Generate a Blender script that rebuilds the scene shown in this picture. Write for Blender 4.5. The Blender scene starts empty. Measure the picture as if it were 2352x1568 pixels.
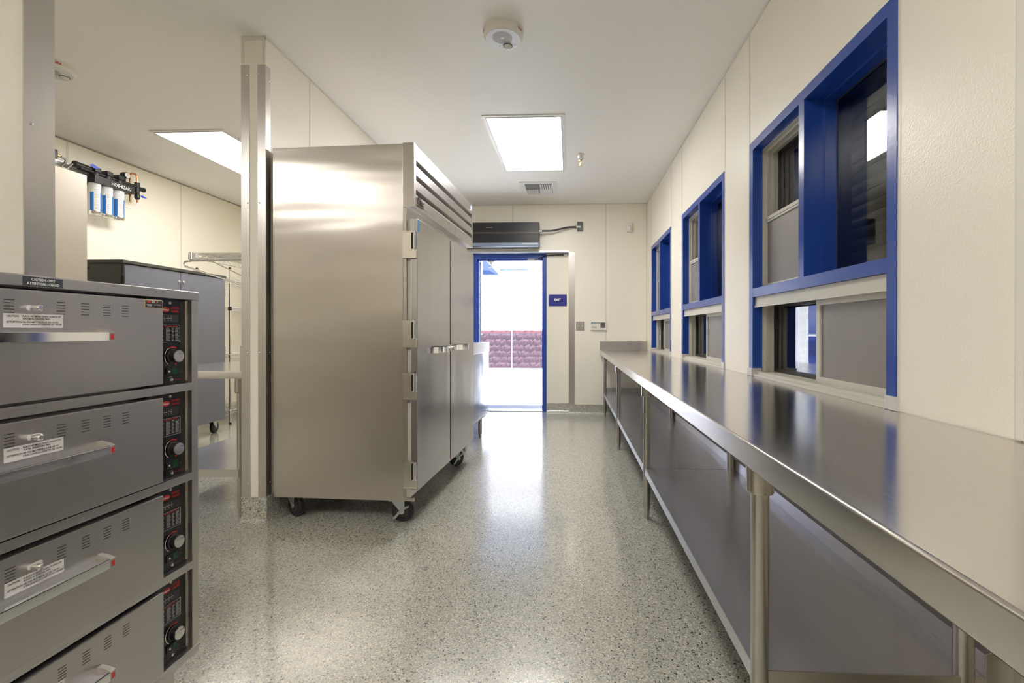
import bpy, bmesh, math, random
from mathutils import Vector, Matrix
from math import pi, sin, cos, radians as R
random.seed(7)
SC = bpy.context.scene
COL = SC.collection

# ------------------------------------------------------------------ camera
CH = 1.0772
cam_d = bpy.data.cameras.new('camera')
cam = bpy.data.objects.new('camera', cam_d); COL.objects.link(cam)
cam_d.sensor_width = 36.0
cam_d.lens = 1076.1 / 2352 * 36.0
cam_d.shift_x = -(1262.8 - 1176) / 2352
cam_d.shift_y = (764.0 - 784) / 2352
cam_d.clip_start = 0.02; cam_d.clip_end = 300
cam.location = (0, 0, CH)
cam.rotation_euler = (R(90) - 0.0034, 0.0, 0.0424)
SC.camera = cam

# ------------------------------------------------------------------ view
SC.view_settings.view_transform = 'Standard'
SC.view_settings.look = 'None'
SC.view_settings.exposure = 0.0
SC.view_settings.gamma = 1.0
SC.view_settings.use_curve_mapping = False
try:
    SC.cycles.use_denoising = True
    SC.cycles.max_bounces = 10
    SC.cycles.diffuse_bounces = 8
    SC.cycles.glossy_bounces = 6
    SC.cycles.transparent_max_bounces = 12
    SC.cycles.sample_clamp_indirect = 8.0
    SC.cycles.caustics_reflective = True
    SC.cycles.caustics_refractive = False
except Exception:
    pass

# ------------------------------------------------------------------ world and sun
W = bpy.data.worlds.new('daylight'); SC.world = W; W.use_nodes = True
nt = W.node_tree
bg = nt.nodes['Background']
sky = nt.nodes.new('ShaderNodeTexSky')
sky.sky_type = 'NISHITA'
sky.sun_disc = False
sky.sun_elevation = R(64); sky.sun_rotation = R(150)
nt.links.new(sky.outputs[0], bg.inputs[0])
bg.inputs[1].default_value = 0.30
sd = bpy.data.lights.new('sun', 'SUN'); sd.energy = 36.0; sd.angle = R(0.6); sd.color = (0.88, 0.92, 1.0)
so = bpy.data.objects.new('sun', sd); COL.objects.link(so)
so.rotation_euler = (R(9), R(12), 0)
LIGHT_L = 21.5                      # radiance of the ceiling light diffusers
LIGHT_C = (1.0, 0.965, 0.91, 1)

# ------------------------------------------------------------------ materials
MATS = {}
def nmat(name):
    m = bpy.data.materials.new(name); m.use_nodes = True
    MATS[name] = m
    return m, m.node_tree, m.node_tree.nodes['Principled BSDF']
def plain(name, col, rough=0.5, metal=0.0, spec=0.5, bump=0, bscale=200, coat=0):
    m, t, b = nmat(name)
    b.inputs['Base Color'].default_value = (*col, 1)
    b.inputs['Roughness'].default_value = rough
    b.inputs['Metallic'].default_value = metal
    b.inputs['Specular IOR Level'].default_value = spec
    if coat: b.inputs['Coat Weight'].default_value = coat; b.inputs['Coat Roughness'].default_value = 0.1
    if bump:
        tc = t.nodes.new('ShaderNodeTexCoord'); n = t.nodes.new('ShaderNodeTexNoise')
        n.inputs['Scale'].default_value = bscale; n.inputs['Detail'].default_value = 3
        bp = t.nodes.new('ShaderNodeBump'); bp.inputs['Strength'].default_value = bump; bp.inputs['Distance'].default_value = 0.002
        t.links.new(tc.outputs['Object'], n.inputs['Vector']); t.links.new(n.outputs[0], bp.inputs['Height'])
        t.links.new(bp.outputs[0], b.inputs['Normal'])
    return m
def steel(name, col, rough, axis='z', streak=0.05, wav=0.0, colvar=0.02, aniso=0.0, wmap=(1, 1, 1)):
    """brushed stainless: streaks run along `axis`, optional slow waviness of the sheet"""
    m, t, b = nmat(name); N = t.nodes; L = t.links
    b.inputs['Metallic'].default_value = 1.0
    if aniso: b.inputs['Anisotropic'].default_value = aniso
    tc = N.new('ShaderNodeTexCoord'); mp = N.new('ShaderNodeMapping')
    s = {'x': (2, 500, 500), 'y': (500, 2, 500), 'z': (500, 500, 2)}[axis]
    mp.inputs['Scale'].default_value = s
    n = N.new('ShaderNodeTexNoise'); n.inputs['Scale'].default_value = 1.0; n.inputs['Detail'].default_value = 2
    L.new(tc.outputs['Object'], mp.inputs[0]); L.new(mp.outputs[0], n.inputs['Vector'])
    n2 = N.new('ShaderNodeTexNoise'); n2.inputs['Scale'].default_value = 2.2; n2.inputs['Detail'].default_value = 2
    m2 = N.new('ShaderNodeMapping'); m2.inputs['Scale'].default_value = wmap
    L.new(tc.outputs['Object'], m2.inputs[0]); L.new(m2.outputs[0], n2.inputs['Vector'])
    mr = N.new('ShaderNodeMapRange'); mr.inputs['From Min'].default_value = 0.25; mr.inputs['From Max'].default_value = 0.75
    mr.inputs['To Min'].default_value = rough - streak * 0.5; mr.inputs['To Max'].default_value = rough + streak * 0.5
    L.new(n.outputs[0], mr.inputs[0]); L.new(mr.outputs[0], b.inputs['Roughness'])
    mx = N.new('ShaderNodeMix'); mx.data_type = 'RGBA'
    mx.inputs[6].default_value = (*[c * (1 - colvar) for c in col], 1)
    mx.inputs[7].default_value = (*[min(1, c * (1 + colvar)) for c in col], 1)
    L.new(n.outputs[0], mx.inputs[0]); L.new(mx.outputs[2], b.inputs['Base Color'])
    bp = N.new('ShaderNodeBump'); bp.inputs['Strength'].default_value = 0.004; bp.inputs['Distance'].default_value = 0.0003
    L.new(n.outputs[0], bp.inputs['Height'])
    if wav:
        b2 = N.new('ShaderNodeBump'); b2.inputs['Strength'].default_value = 1.0; b2.inputs['Distance'].default_value = wav
        L.new(n2.outputs[0], b2.inputs['Height']); L.new(b2.outputs[0], bp.inputs['Normal'])
    L.new(bp.outputs[0], b.inputs['Normal'])
    return m
def emis(name, col, s):
    m, t, b = nmat(name)
    b.inputs['Base Color'].default_value = (0.8, 0.8, 0.8, 1)
    b.inputs['Emission Color'].default_value = col
    b.inputs['Emission Strength'].default_value = s
    return m

def pebbled(name, col, rough=0.30, strength=0.75):
    m, t, b = nmat(name); N = t.nodes; L = t.links
    b.inputs['Base Color'].default_value = (*col, 1); b.inputs['Roughness'].default_value = rough
    tc = N.new('ShaderNodeTexCoord')
    v = N.new('ShaderNodeTexNoise'); v.inputs['Scale'].default_value = 170; v.inputs['Detail'].default_value = 1.5; v.inputs['Distortion'].default_value = 0.6
    L.new(tc.outputs['Object'], v.inputs['Vector'])
    bp = N.new('ShaderNodeBump'); bp.inputs['Strength'].default_value = strength; bp.inputs['Distance'].default_value = 0.0012
    L.new(v.outputs[0], bp.inputs['Height']); L.new(bp.outputs[0], b.inputs['Normal'])
    return m
M_PANEL = pebbled('pebbled_wall_panel', (0.88, 0.84, 0.74))
M_CEIL = plain('painted_ceiling', (0.88, 0.865, 0.835), 0.55, bump=0.15, bscale=120)
M_TRIM = plain('panel_trim', (0.72, 0.70, 0.64), 0.35)
M_GAP = plain('sealant_joint', (0.36, 0.34, 0.31), 0.7)
M_STRUCT = plain('wall_core', (0.55, 0.53, 0.5), 0.8)

def terrazzo(name, rough=0.27):
    m, t, b = nmat(name); N = t.nodes; L = t.links
    tc = N.new('ShaderNodeTexCoord')
    def vor(scale):
        v = N.new('ShaderNodeTexVoronoi'); v.inputs['Scale'].default_value = scale
        L.new(tc.outputs['Object'], v.inputs['Vector'])
        s = N.new('ShaderNodeSeparateColor'); L.new(v.outputs['Color'], s.inputs[0]); return v, s
    v, s = vor(205)
    cr = N.new('ShaderNodeValToRGB'); cr.color_ramp.interpolation = 'CONSTANT'
    e = cr.color_ramp.elements
    e[0].position = 0.0; e[0].color = (0.33, 0.34, 0.30, 1)
    e[1].position = 0.92; e[1].color = (0.03, 0.035, 0.05, 1)
    for p, c in [(0.30, (0.42, 0.42, 0.36)), (0.55, (0.50, 0.49, 0.43)), (0.70, (0.66, 0.62, 0.52)), (0.78, (0.26, 0.30, 0.30)), (0.88, (0.13, 0.15, 0.17))]:
        x = e.new(p); x.color = (*c, 1)
    L.new(s.outputs[0], cr.inputs[0])
    v2, s2 = vor(340)
    cr2 = N.new('ShaderNodeValToRGB'); cr2.color_ramp.interpolation = 'CONSTANT'
    e = cr2.color_ramp.elements
    e[0].position = 0; e[0].color = (0.42, 0.42, 0.37, 1); e[1].position = 0.82; e[1].color = (0.78, 0.74, 0.64, 1)
    x = e.new(0.4); x.color = (0.36, 0.37, 0.33, 1); x = e.new(0.62); x.color = (0.52, 0.47, 0.40, 1)
    L.new(s2.outputs[1], cr2.inputs[0])
    gt = N.new('ShaderNodeMath'); gt.operation = 'GREATER_THAN'; gt.inputs[1].default_value = 0.5
    L.new(s.outputs[1], gt.inputs[0])
    mx = N.new('ShaderNodeMix'); mx.data_type = 'RGBA'
    L.new(gt.outputs[0], mx.inputs[0]); L.new(cr.outputs[0], mx.inputs[6]); L.new(cr2.outputs[0], mx.inputs[7])
    L.new(mx.outputs[2], b.inputs['Base Color'])
    b.inputs['Roughness'].default_value = rough
    b.inputs['Specular IOR Level'].default_value = 0.5
    b.inputs['Coat Weight'].default_value = 1.0; b.inputs['Coat Roughness'].default_value = 0.13; b.inputs['Coat IOR'].default_value = 1.65
    n = N.new('ShaderNodeTexNoise'); n.inputs['Scale'].default_value = 130; n.inputs['Detail'].default_value = 3
    L.new(tc.outputs['Object'], n.inputs['Vector'])
    bp = N.new('ShaderNodeBump'); bp.inputs['Strength'].default_value = 0.24; bp.inputs['Distance'].default_value = 0.0020
    L.new(n.outputs[0], bp.inputs['Height']); L.new(bp.outputs[0], b.inputs['Normal'])
    return m
M_FLOOR = terrazzo('flecked_epoxy_floor')

M_ST_V = steel('brushed_steel_vertical', (0.60, 0.575, 0.55), 0.30, 'z', wav=0.0)
M_ST_Y = steel('brushed_steel_along_y', (0.60, 0.585, 0.58), 0.28, 'y', streak=0.015, colvar=0.008)
M_ST_X = steel('brushed_steel_along_x', (0.60, 0.575, 0.55), 0.30, 'x')
M_FR_SIDE = steel('refrigerator_side_sheet', (0.66, 0.62, 0.575), 0.30, 'z', wav=0.010, aniso=0.85, wmap=(.25, .25, 1.6))
M_FR_DOOR = steel('refrigerator_door_sheet', (0.555, 0.55, 0.56), 0.23, 'z', wav=0.008, wmap=(1.2, 1.2, .2))
M_TOP = steel('table_top_sheet', (0.66, 0.635, 0.61), 0.17, 'y', streak=0.05, wav=0.0008)
M_SHELF = steel('under_shelf_sheet', (0.64, 0.65, 0.73), 0.22, 'y', streak=0.05, wav=0.0015)
M_SHELF.node_tree.nodes['Principled BSDF'].inputs['Metallic'].default_value = 0.85
M_GALV = plain('galvanised_edge', (0.66, 0.68, 0.72), 0.36, 1.0, bump=0.3, bscale=90)
M_WARM = steel('warmer_sheet', (0.57, 0.55, 0.55), 0.30, 'y', streak=0.02, wav=0.0015)
M_TUBE = steel('tube_steel', (0.55, 0.52, 0.48), 0.26, 'z', streak=0.012, colvar=0.006)
M_CHROME = plain('chrome', (0.85, 0.85, 0.86), 0.08, 1.0)
M_SCREW = plain('screw_steel', (0.8, 0.8, 0.8), 0.2, 1.0)
M_ZINC = plain('zinc_plate', (0.62, 0.68, 0.68), 0.38, 1.0)
M_HINGE = plain('hinge_steel', (.80, .77, .70), .26, 1.0)
M_RUB = plain('black_rubber', (0.02, 0.018, 0.018), 0.5)
M_HUB = plain('wheel_hub', (0.05, 0.04, 0.035), 0.45)
M_BLACK = plain('black_plastic', (0.014, 0.014, 0.015), 0.38)
M_BLKGLOSS = plain('black_gloss', (0.012, 0.012, 0.014), 0.15)
M_DARK = plain('dark_void', (0.02, 0.02, 0.02), 0.8)
M_RED = plain('red_print', (0.62, 0.02, 0.02), 0.4)
M_WHITEP = plain('white_print', (0.80, 0.80, 0.80), 0.5)
M_GREYP = plain('grey_print', (0.30, 0.30, 0.30), 0.5)
M_INK = plain('black_print', (0.03, 0.03, 0.035), 0.5)
M_LABEL = plain('silver_label', (0.62, 0.61, 0.61), 0.4)
M_DLABEL = plain('dark_label', (0.045, 0.055, 0.075), 0.4)
M_GOLD = plain('gold_print', (0.6, 0.45, 0.15), 0.4)
M_GREEN = plain('green_lens', (0.01, 0.07, 0.03), 0.2)
M_GASKET = plain('white_gasket', (0.66, 0.64, 0.57), 0.5)
M_BLUE = plain('blue_enamel', (0.020, 0.072, 0.37), 0.22, bump=0.12, bscale=60)
M_ALU = plain('cream_aluminium', (0.60, 0.585, 0.52), 0.38)
M_BRONZE = plain('dark_bronze', (0.045, 0.040, 0.033), 0.4)
M_WHITE = plain('white_plastic', (0.78, 0.76, 0.70), 0.35)
M_OFFW = plain('white_enamel', (0.80, 0.80, 0.79), 0.35)
M_GREY_LIT = plain('grey_laminate_lit', (0.165, 0.172, 0.215), 0.34)  # cabinet laminate on the doors, cool reflected light tinted into the colour
M_GREY_SHADE = plain('grey_laminate_shade', (0.065, 0.062, 0.058), 0.4)  # same cabinet laminate, shade on body and top put into the colour
M_COPPER = plain('copper', (0.72, 0.33, 0.16), 0.25, 1.0)
M_BRASS = plain('brass', (0.7, 0.55, 0.32), 0.25, 1.0)
M_BLUEP = plain('blue_plastic', (0.03, 0.08, 0.75), 0.3)
M_BLUEL = plain('blue_label', (0.02, 0.20, 0.62), 0.35)
M_LITEBL = plain('light_blue_sticker', (0.10, 0.35, 0.72), 0.4)
M_SIGN = plain('sign_blue', (0.022, 0.025, 0.24), 0.4)
M_CONDUIT = plain('grey_conduit', (0.085, 0.085, 0.09), 0.45)
M_EBOX = plain('grey_box', (0.13, 0.14, 0.14), 0.45)
M_SHUT = plain('shutter_slat', (0.10, 0.105, 0.10), 0.5)
M_MORTAR = plain('mortar', (0.22, 0.21, 0.23), 0.9)
M_TAN = plain('tan_split_block', (0.76, 0.73, 0.72), 0.9, bump=1.0, bscale=22)
M_MAROON = plain('maroon_split_block', (0.072, 0.040, 0.054), 0.9, bump=1.0, bscale=22)
M_CAP = plain('red_cap_block', (0.14, 0.055, 0.065), 0.8)
M_CONC = plain('pale_concrete', (0.62, 0.62, 0.60), 0.85, bump=0.3, bscale=20)
M_DIFF = emis('light_diffuser', LIGHT_C, LIGHT_L)
M_LCD = emis('blue_display', (0.05, 0.15, 1.0, 1), 0.9)
M_LCDG = emis('teal_display', (0.05, 0.75, 0.65, 1), 0.6)

def glassmat():
    m, t, b = nmat('window_glass')
    b.inputs['Base Color'].default_value = (0.82, 0.86, 0.86, 1)
    b.inputs['Transmission Weight'].default_value = 1.0
    b.inputs['Roughness'].default_value = 0.0
    b.inputs['IOR'].default_value = 1.52
    return m
M_GLASS = glassmat()
def screenmat():
    m, t, b = nmat('insect_screen'); N = t.nodes; L = t.links
    b.inputs['Base Color'].default_value = (0.36, 0.34, 0.32, 1); b.inputs['Roughness'].default_value = 0.5
    b.inputs['Metallic'].default_value = 0.3
    tr = N.new('ShaderNodeBsdfTransparent'); mx = N.new('ShaderNodeMixShader')
    tc = N.new('ShaderNodeTexCoord'); w = N.new('ShaderNodeTexWave'); w.inputs['Scale'].default_value = 160; w.bands_direction = 'Z'
    w.inputs['Distortion'].default_value = 0.4
    L.new(tc.outputs['Object'], w.inputs['Vector'])
    mr = N.new('ShaderNodeMapRange'); mr.inputs['To Min'].default_value = 0.62; mr.inputs['To Max'].default_value = 0.86
    L.new(w.outputs['Fac'], mr.inputs[0]); L.new(mr.outputs[0], mx.inputs[0])
    L.new(tr.outputs[0], mx.inputs[1]); L.new(b.outputs[0], mx.inputs[2])
    L.new(mx.outputs[0], t.nodes['Material Output'].inputs[0])
    return m
M_SCREEN = screenmat()

# ------------------------------------------------------------------ mesh builder
_tc = {}
def text_mesh(s, bold=0.0):
    k = (s, bold)
    if k not in _tc:
        c = bpy.data.curves.new('t', 'FONT'); c.body = s; c.size = 1.0; c.resolution_u = 2; c.offset = bold
        o = bpy.data.objects.new('t', c)
        me = bpy.data.meshes.new_from_object(o)
        vs = [tuple(v.co) for v in me.vertices]; fs = [tuple(p.vertices) for p in me.polygons]
        bpy.data.objects.remove(o); bpy.data.meshes.remove(me)
        _tc[k] = (vs, fs)
    return _tc[k]

class MB:
    def __init__(s): s.v = []; s.f = []; s.m = []
    def add(s, vs, fs, mi=0):
        o = len(s.v); s.v += [tuple(v) for v in vs]
        for f in fs: s.f.append(tuple(i + o for i in f)); s.m.append(mi)
        return s
    def box(s, x0, x1, y0, y1, z0, z1, mi=0, bev=0.0):
        if bev > 0:
            bm = bmesh.new(); bmesh.ops.create_cube(bm, size=1)
            for v in bm.verts: v.co = Vector(((x0 + x1) / 2 + v.co.x * (x1 - x0), (y0 + y1) / 2 + v.co.y * (y1 - y0), (z0 + z1) / 2 + v.co.z * (z1 - z0)))
            bmesh.ops.bevel(bm, geom=list(bm.edges), offset=bev, segments=2, profile=0.5, affect='EDGES')
            bm.verts.index_update()
            s.add([v.co[:] for v in bm.verts], [[v.index for v in f.verts] for f in bm.faces], mi); bm.free(); return s
        vs = [(x, y, z) for z in (z0, z1) for y in (y0, y1) for x in (x0, x1)]
        return s.add(vs, [(0, 2, 3, 1), (4, 5, 7, 6), (0, 1, 5, 4), (2, 6, 7, 3), (0, 4, 6, 2), (1, 3, 7, 5)], mi)
    def frame(s, axis, a, b, u0, u1, v0, v1, t, mi=0):
        """rectangular ring; axis x: plane yz (u=y,v=z), axis y: plane xz, axis z: plane xy; a..b thickness; t ring width"""
        def bx(U0, U1, V0, V1):
            if axis == 'x': s.box(a, b, U0, U1, V0, V1, mi)
            elif axis == 'y': s.box(U0, U1, a, b, V0, V1, mi)
            else: s.box(U0, U1, V0, V1, a, b, mi)
        bx(u0, u0 + t, v0, v1); bx(u1 - t, u1, v0, v1); bx(u0 + t, u1 - t, v0, v0 + t); bx(u0 + t, u1 - t, v1 - t, v1)
        return s
    def cyl(s, p, q, r, r2=None, n=20, mi=0, caps=True):
        p = Vector(p); q = Vector(q); r2 = r if r2 is None else r2
        d = (q - p).normalized(); a = d.orthogonal().normalized(); b = d.cross(a)
        vs = []
        for c, rr in ((p, r), (q, r2)):
            for i in range(n):
                t = 2 * pi * i / n; vs.append(c + a * (rr * cos(t)) + b * (rr * sin(t)))
        fs = [(i, (i + 1) % n, n + (i + 1) % n, n + i) for i in range(n)]
        if caps: fs += [tuple(range(n - 1, -1, -1)), tuple(range(n, 2 * n))]
        return s.add(vs, fs, mi)
    def lathe(s, prof, c, axis='z', n=32, mi=0, flip=False):
        vs = []
        for r, h in prof:
            for i in range(n):
                t = 2 * pi * i / n; x, y = r * cos(t), r * sin(t)
                p = {'z': (x, y, h), 'x': (h, x, y), 'y': (y, h, x)}[axis]
                vs.append((p[0] + c[0], p[1] + c[1], p[2] + c[2]))
        fs = []
        for k in range(len(prof) - 1):
            for i in range(n):
                fs.append((k * n + i, k * n + (i + 1) % n, (k + 1) * n + (i + 1) % n, (k + 1) * n + i))
        fs.append(tuple(range(n - 1, -1, -1))); fs.append(tuple(range((len(prof) - 1) * n, len(prof) * n)))
        return s.add(vs, fs, mi)
    def tube(s, pts, r, n=10, mi=0, smooth=0):
        pts = [Vector(p) for p in pts]
        for _ in range(smooth):
            q = [pts[0]]
            for a, b in zip(pts[:-1], pts[1:]): q += [a * .75 + b * .25, a * .25 + b * .75]
            q.append(pts[-1]); pts = q
        vs = []; up = None
        for i, p in enumerate(pts):
            d = (pts[min(i + 1, len(pts) - 1)] - pts[max(i - 1, 0)]).normalized()
            if up is None: up = d.orthogonal().normalized()
            up = (up - d * up.dot(d)).normalized(); b = d.cross(up)
            for k in range(n):
                t = 2 * pi * k / n; vs.append(p + up * (r * cos(t)) + b * (r * sin(t)))
        fs = []
        for i in range(len(pts) - 1):
            for k in range(n): fs.append((i * n + k, i * n + (k + 1) % n, (i + 1) * n + (k + 1) % n, (i + 1) * n + k))
        fs.append(tuple(range(n - 1, -1, -1))); fs.append(tuple(range((len(pts) - 1) * n, len(pts) * n)))
        return s.add(vs, fs, mi)
    def prism(s, poly, axis, a, b, mi=0):
        """poly in the plane normal to axis: x->(y,z), y->(x,z), z->(x,y)"""
        n = len(poly)
        def P(u, v, h): return {'x': (h, u, v), 'y': (u, h, v), 'z': (u, v, h)}[axis]
        vs = [P(u, v, a) for u, v in poly] + [P(u, v, b) for u, v in poly]
        fs = [(i, (i + 1) % n, n + (i + 1) % n, n + i) for i in range(n)] + [tuple(range(n - 1, -1, -1)), tuple(range(n, 2 * n))]
        return s.add(vs, fs, mi)
    def ribbon(s, pts, w, t, mi=0):
        """vertical strip (band in z of height w) following pts in xy, thickness t"""
        L = []
        for i, (x, y, z) in enumerate(pts):
            a = pts[max(i - 1, 0)]; b = pts[min(i + 1, len(pts) - 1)]
            d = Vector((b[0] - a[0], b[1] - a[1])).normalized(); nx, ny = -d.y, d.x
            L.append([(x + nx * t / 2, y + ny * t / 2, z - w / 2), (x - nx * t / 2, y - ny * t / 2, z - w / 2),
                      (x - nx * t / 2, y - ny * t / 2, z + w / 2), (x + nx * t / 2, y + ny * t / 2, z + w / 2)])
        vs = [p for l in L for p in l]; fs = []
        for i in range(len(L) - 1):
            for k in range(4): fs.append((i * 4 + k, i * 4 + (k + 1) % 4, i * 4 + 4 + (k + 1) % 4, i * 4 + 4 + k))
        fs += [(3, 2, 1, 0), tuple(len(vs) - 4 + k for k in range(4))]
        return s.add(vs, fs, mi)
    def text(s, txt, o, right, up, h, mi=0, bold=0.0, width=None, center=False, depth=0.0, shear=0.0):
        """h = cap height; o = lower-left (or centre of base line)"""
        vs, fs = text_mesh(txt, bold)
        if not vs: return s
        x0 = min(v[0] for v in vs); x1 = max(v[0] for v in vs)
        sc = h / 0.70; sx = sc if width is None else width / max(1e-6, x1 - x0)
        o = Vector(o); right = Vector(right).normalized(); up = Vector(up).normalized(); nrm = right.cross(up)
        off = (x1 - x0) * sx / 2 if center else 0
        P = [o + right * ((v[0] - x0) * sx - off + shear * v[1] * sc) + up * (v[1] * sc) for v in vs]
        if depth:
            n = len(P); s.add([p + nrm * depth for p in P] + P, fs, mi)
            cnt = {}
            for f in fs:
                for a, b in zip(f, f[1:] + f[:1]): cnt[(a, b)] = 1
            o2 = len(s.v) - 2 * n
            for (a, b) in cnt:
                if (b, a) not in cnt: s.f.append((a + o2, a + n + o2, b + n + o2, b + o2)); s.m.append(mi)
        else: s.add(P, fs, mi)
        return s
    def shift(s, d):
        s.v = [(a + d[0], b + d[1], c + d[2]) for a, b, c in s.v]; return s
    def mesh(s, name, mats, smooth=True):
        me = bpy.data.meshes.new(name); me.from_pydata(s.v, [], s.f)
        mats = mats if isinstance(mats, (list, tuple)) else [mats]
        for m in mats: me.materials.append(m)
        me.polygons.foreach_set('material_index', s.m)
        me.update(); me.validate()
        bm = bmesh.new(); bm.from_mesh(me); bmesh.ops.recalc_face_normals(bm, faces=bm.faces); bm.to_mesh(me); bm.free()
        if smooth:
            me.polygons.foreach_set('use_smooth', [True] * len(me.polygons)); me.set_sharp_from_angle(angle=R(32))
        return me
    def build(s, name, mats, parent=None, world=True):
        if parent is not None and world:
            r = parent
            while r.parent: r = r.parent
            if r.rotation_euler.z == 0: s.shift(-r.location)
        o = bpy.data.objects.new(name, s.mesh(name, mats)); COL.objects.link(o)
        if parent is not None: o.parent = parent
        if 8 < len(s.v) < 4000:
            w = o.modifiers.new('weighted_normals', 'WEIGHTED_NORMAL'); w.mode = 'FACE_AREA'; w.weight = 50; w.keep_sharp = True
        return o

def thing(name, label, cat, loc=(0, 0, 0), rz=0.0, group=None):
    o = bpy.data.objects.new(name, None); COL.objects.link(o); o.empty_display_size = 0.1
    o.location = loc; o.rotation_euler = (0, 0, rz); o['label'] = label; o['category'] = cat
    if group: o['group'] = group
    return o
def tag(o, label, cat, group=None):
    o['label'] = label; o['category'] = cat
    if group: o['group'] = group
    return o
def struct(o): o['kind'] = 'structure'; return o
def lab(o, l): o['label'] = l; return o
def dup(o, parent=None):
    c = o.copy(); COL.objects.link(c)
    if parent is not None: c.parent = parent
    for ch in list(o.children): dup(ch, c)
    return c

# ------------------------------------------------------------------ room constants
XW, YB, ZC, XP, XP2, YP, XL = 1.0024, 6.1403, 2.743, -1.7133, -1.8508, 2.574, -4.373
YN = -5.2                     # wall behind the camera
YR = 6.26                     # back of the door recess
YO = 6.42                     # outside face of the end wall
RX0, RX1, RZ = -1.296, -0.009, 2.122
BASE_H = 0.117

# floor, ceiling
struct(MB().box(XL - .1, XW + .25, YN - .1, YO, -0.12, 0.0).build('floor', M_FLOOR))
struct(MB().box(XL - .1, XW + .9, YN - .1, YO, ZC, ZC + .15).build('ceiling', M_CEIL))

# ---- right wall with window openings; panels as children
WINS = [(1.478, 2.655), (3.080, 4.232), (4.672, 5.792)]
WZ0, WZ1 = 0.832, 2.112
def panels(parent, plane, sgn, edges, z0, z1, holes=(), name='wall_panel', t=0.004, gap=0.004):
    """parent wall; plane axis 'x'/'y' value; panels between successive edges"""
    ax, val = plane
    for a, b in zip(edges[:-1], edges[1:]):
        segs = [(z0, z1)]
        for (h0, h1, hz0, hz1) in holes:
            if a >= h0 - 0.02 and b <= h1 + 0.02:
                segs = []
                if hz0 > z0 + 0.02: segs.append((z0, hz0))
                if hz1 < z1 - 0.02: segs.append((hz1, z1))
        for s0, s1 in segs:
            m = MB(); lo, hi = sorted((val, val + sgn * t))
            if ax == 'x': m.box(lo, hi, a + gap, b - gap, s0 + .001, s1 - .001)
            else: m.box(a + gap, b - gap, lo, hi, s0 + .001, s1 - .001)
            m.build(name, M_PANEL, parent)
def strips(parent, plane, sgn, edges, z0, z1, t=0.0058, w=0.0085):
    ax, val = plane
    for a in edges:
        lo, hi = sorted((val, val + sgn * t)); m = MB()
        if ax == 'x': m.box(lo, hi, a - w, a + w, z0, z1)
        else: m.box(a - w, a + w, lo, hi, z0, z1)
        m.build('divider_strip', M_TRIM, parent)

m = MB(); xi, xo = XW + .004, XW + .20
ys = [YN - .1] + [v for w in WINS for v in w] + [YO]
for a, b in zip(ys[0::2], ys[1::2]): m.box(xi, xo, a, b, 0, ZC)
for a, b in WINS: m.box(xi, xo, a, b, 0, WZ0 - .004); m.box(xi, xo, a, b, WZ1, ZC)
wr = struct(m.build('wall_right', M_STRUCT))
e_r = [YN, -3.9, -2.6, -1.35, -.13, 1.09, 1.478, 2.662, 3.076, 4.236, 4.668, 5.796, YB]
panels(wr, ('x', XW + .004), -1, e_r, BASE_H, ZC - .014, [(a, b, WZ0, WZ1) for a, b in WINS])
strips(wr, ('x', XW + .004), -1, [1.09, -.13], BASE_H, ZC - .014)
for (a, b) in WINS:
    for y in (a - .007, b + .007):
        MB().box(XW - .0015, XW + .004, y - .006, y + .006, BASE_H, ZC - .014).build('divider_strip', M_TRIM, wr)
MB().box(XW - .004, XW + .004, YN, YB, ZC - .014, ZC - .0005).build('ceiling_trim', M_TRIM, wr)
# shallow hollow under the floor line at the far right: a white end moulding close to the camera
MB().box(XW - .006, XW + .004, 1.072, 1.090, WZ0 + .004, ZC - .014).build('panel_edge_moulding', M_WHITE, wr)

# ---- end wall with door recess
m = MB()
m.box(XL - .1, RX0, YB + .004, YO, 0, ZC); m.box(RX1, XW + .2, YB + .004, YO, 0, ZC); m.box(RX0, RX1, YB + .004, YO, RZ, ZC)
DX0, DX1, DZ = -1.245, -0.357, 2.046        # clear door opening
m.box(-.31, RX1, YR, YO, 0, RZ)
wb = struct(m.build('wall_back', M_STRUCT))
eb = [XL, -3.19, -1.97, RX0, -.748, RX1, .472, XW]
for a, b in zip(eb[:-1], eb[1:]):
    z0 = RZ if (a >= RX0 - .01 and b <= RX1 + .01) else BASE_H
    ga = .0001 if a == RX1 else .004; gb = .0001 if b == RX1 else .004
    MB().box(a + ga, b - gb, YB, YB + .004, z0 + .001, ZC - .014).build('wall_panel', M_PANEL, wb)
for x in (-3.19, -1.97, .472): MB().box(x - .0085, x + .0085, YB - .0018, YB + .004, BASE_H, ZC - .014).build('divider_strip', M_TRIM, wb)
MB().box(-.7565, -.7395, YB - .0018, YB + .004, RZ, ZC - .014).build('divider_strip', M_TRIM, wb)
MB().box(XL, XW, YB - .004, YB + .004, ZC - .014, ZC - .0005).build('ceiling_trim', M_TRIM, wb)
MB().box(XW - .012, XW - .0001, YB - .012, YB + .003, BASE_H, ZC - .014).build('corner_moulding', M_TRIM, wb)
MB().box(-.305, RX1 - .004, YR - .004, YR, BASE_H, RZ - .006).build('wall_panel', M_PANEL, wb)
MB().box(RX1 - .0035, RX1, YB + .002, YR - .004, BASE_H, RZ - .006).build('wall_panel', M_PANEL, wb)
MB().box(RX0 - .018, RX1 + .006, YB - .006, YR - .004, RZ - .012, RZ + .012).build('head_trim', plain('brushed_head_trim', (.62, .66, .72), .35, .8), wb)
MB().box(RX0 - .010, RX0 + .004, YB - .006, YR - .004, 0, RZ - .012).build('jamb_trim', M_OFFW, wb)

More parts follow.
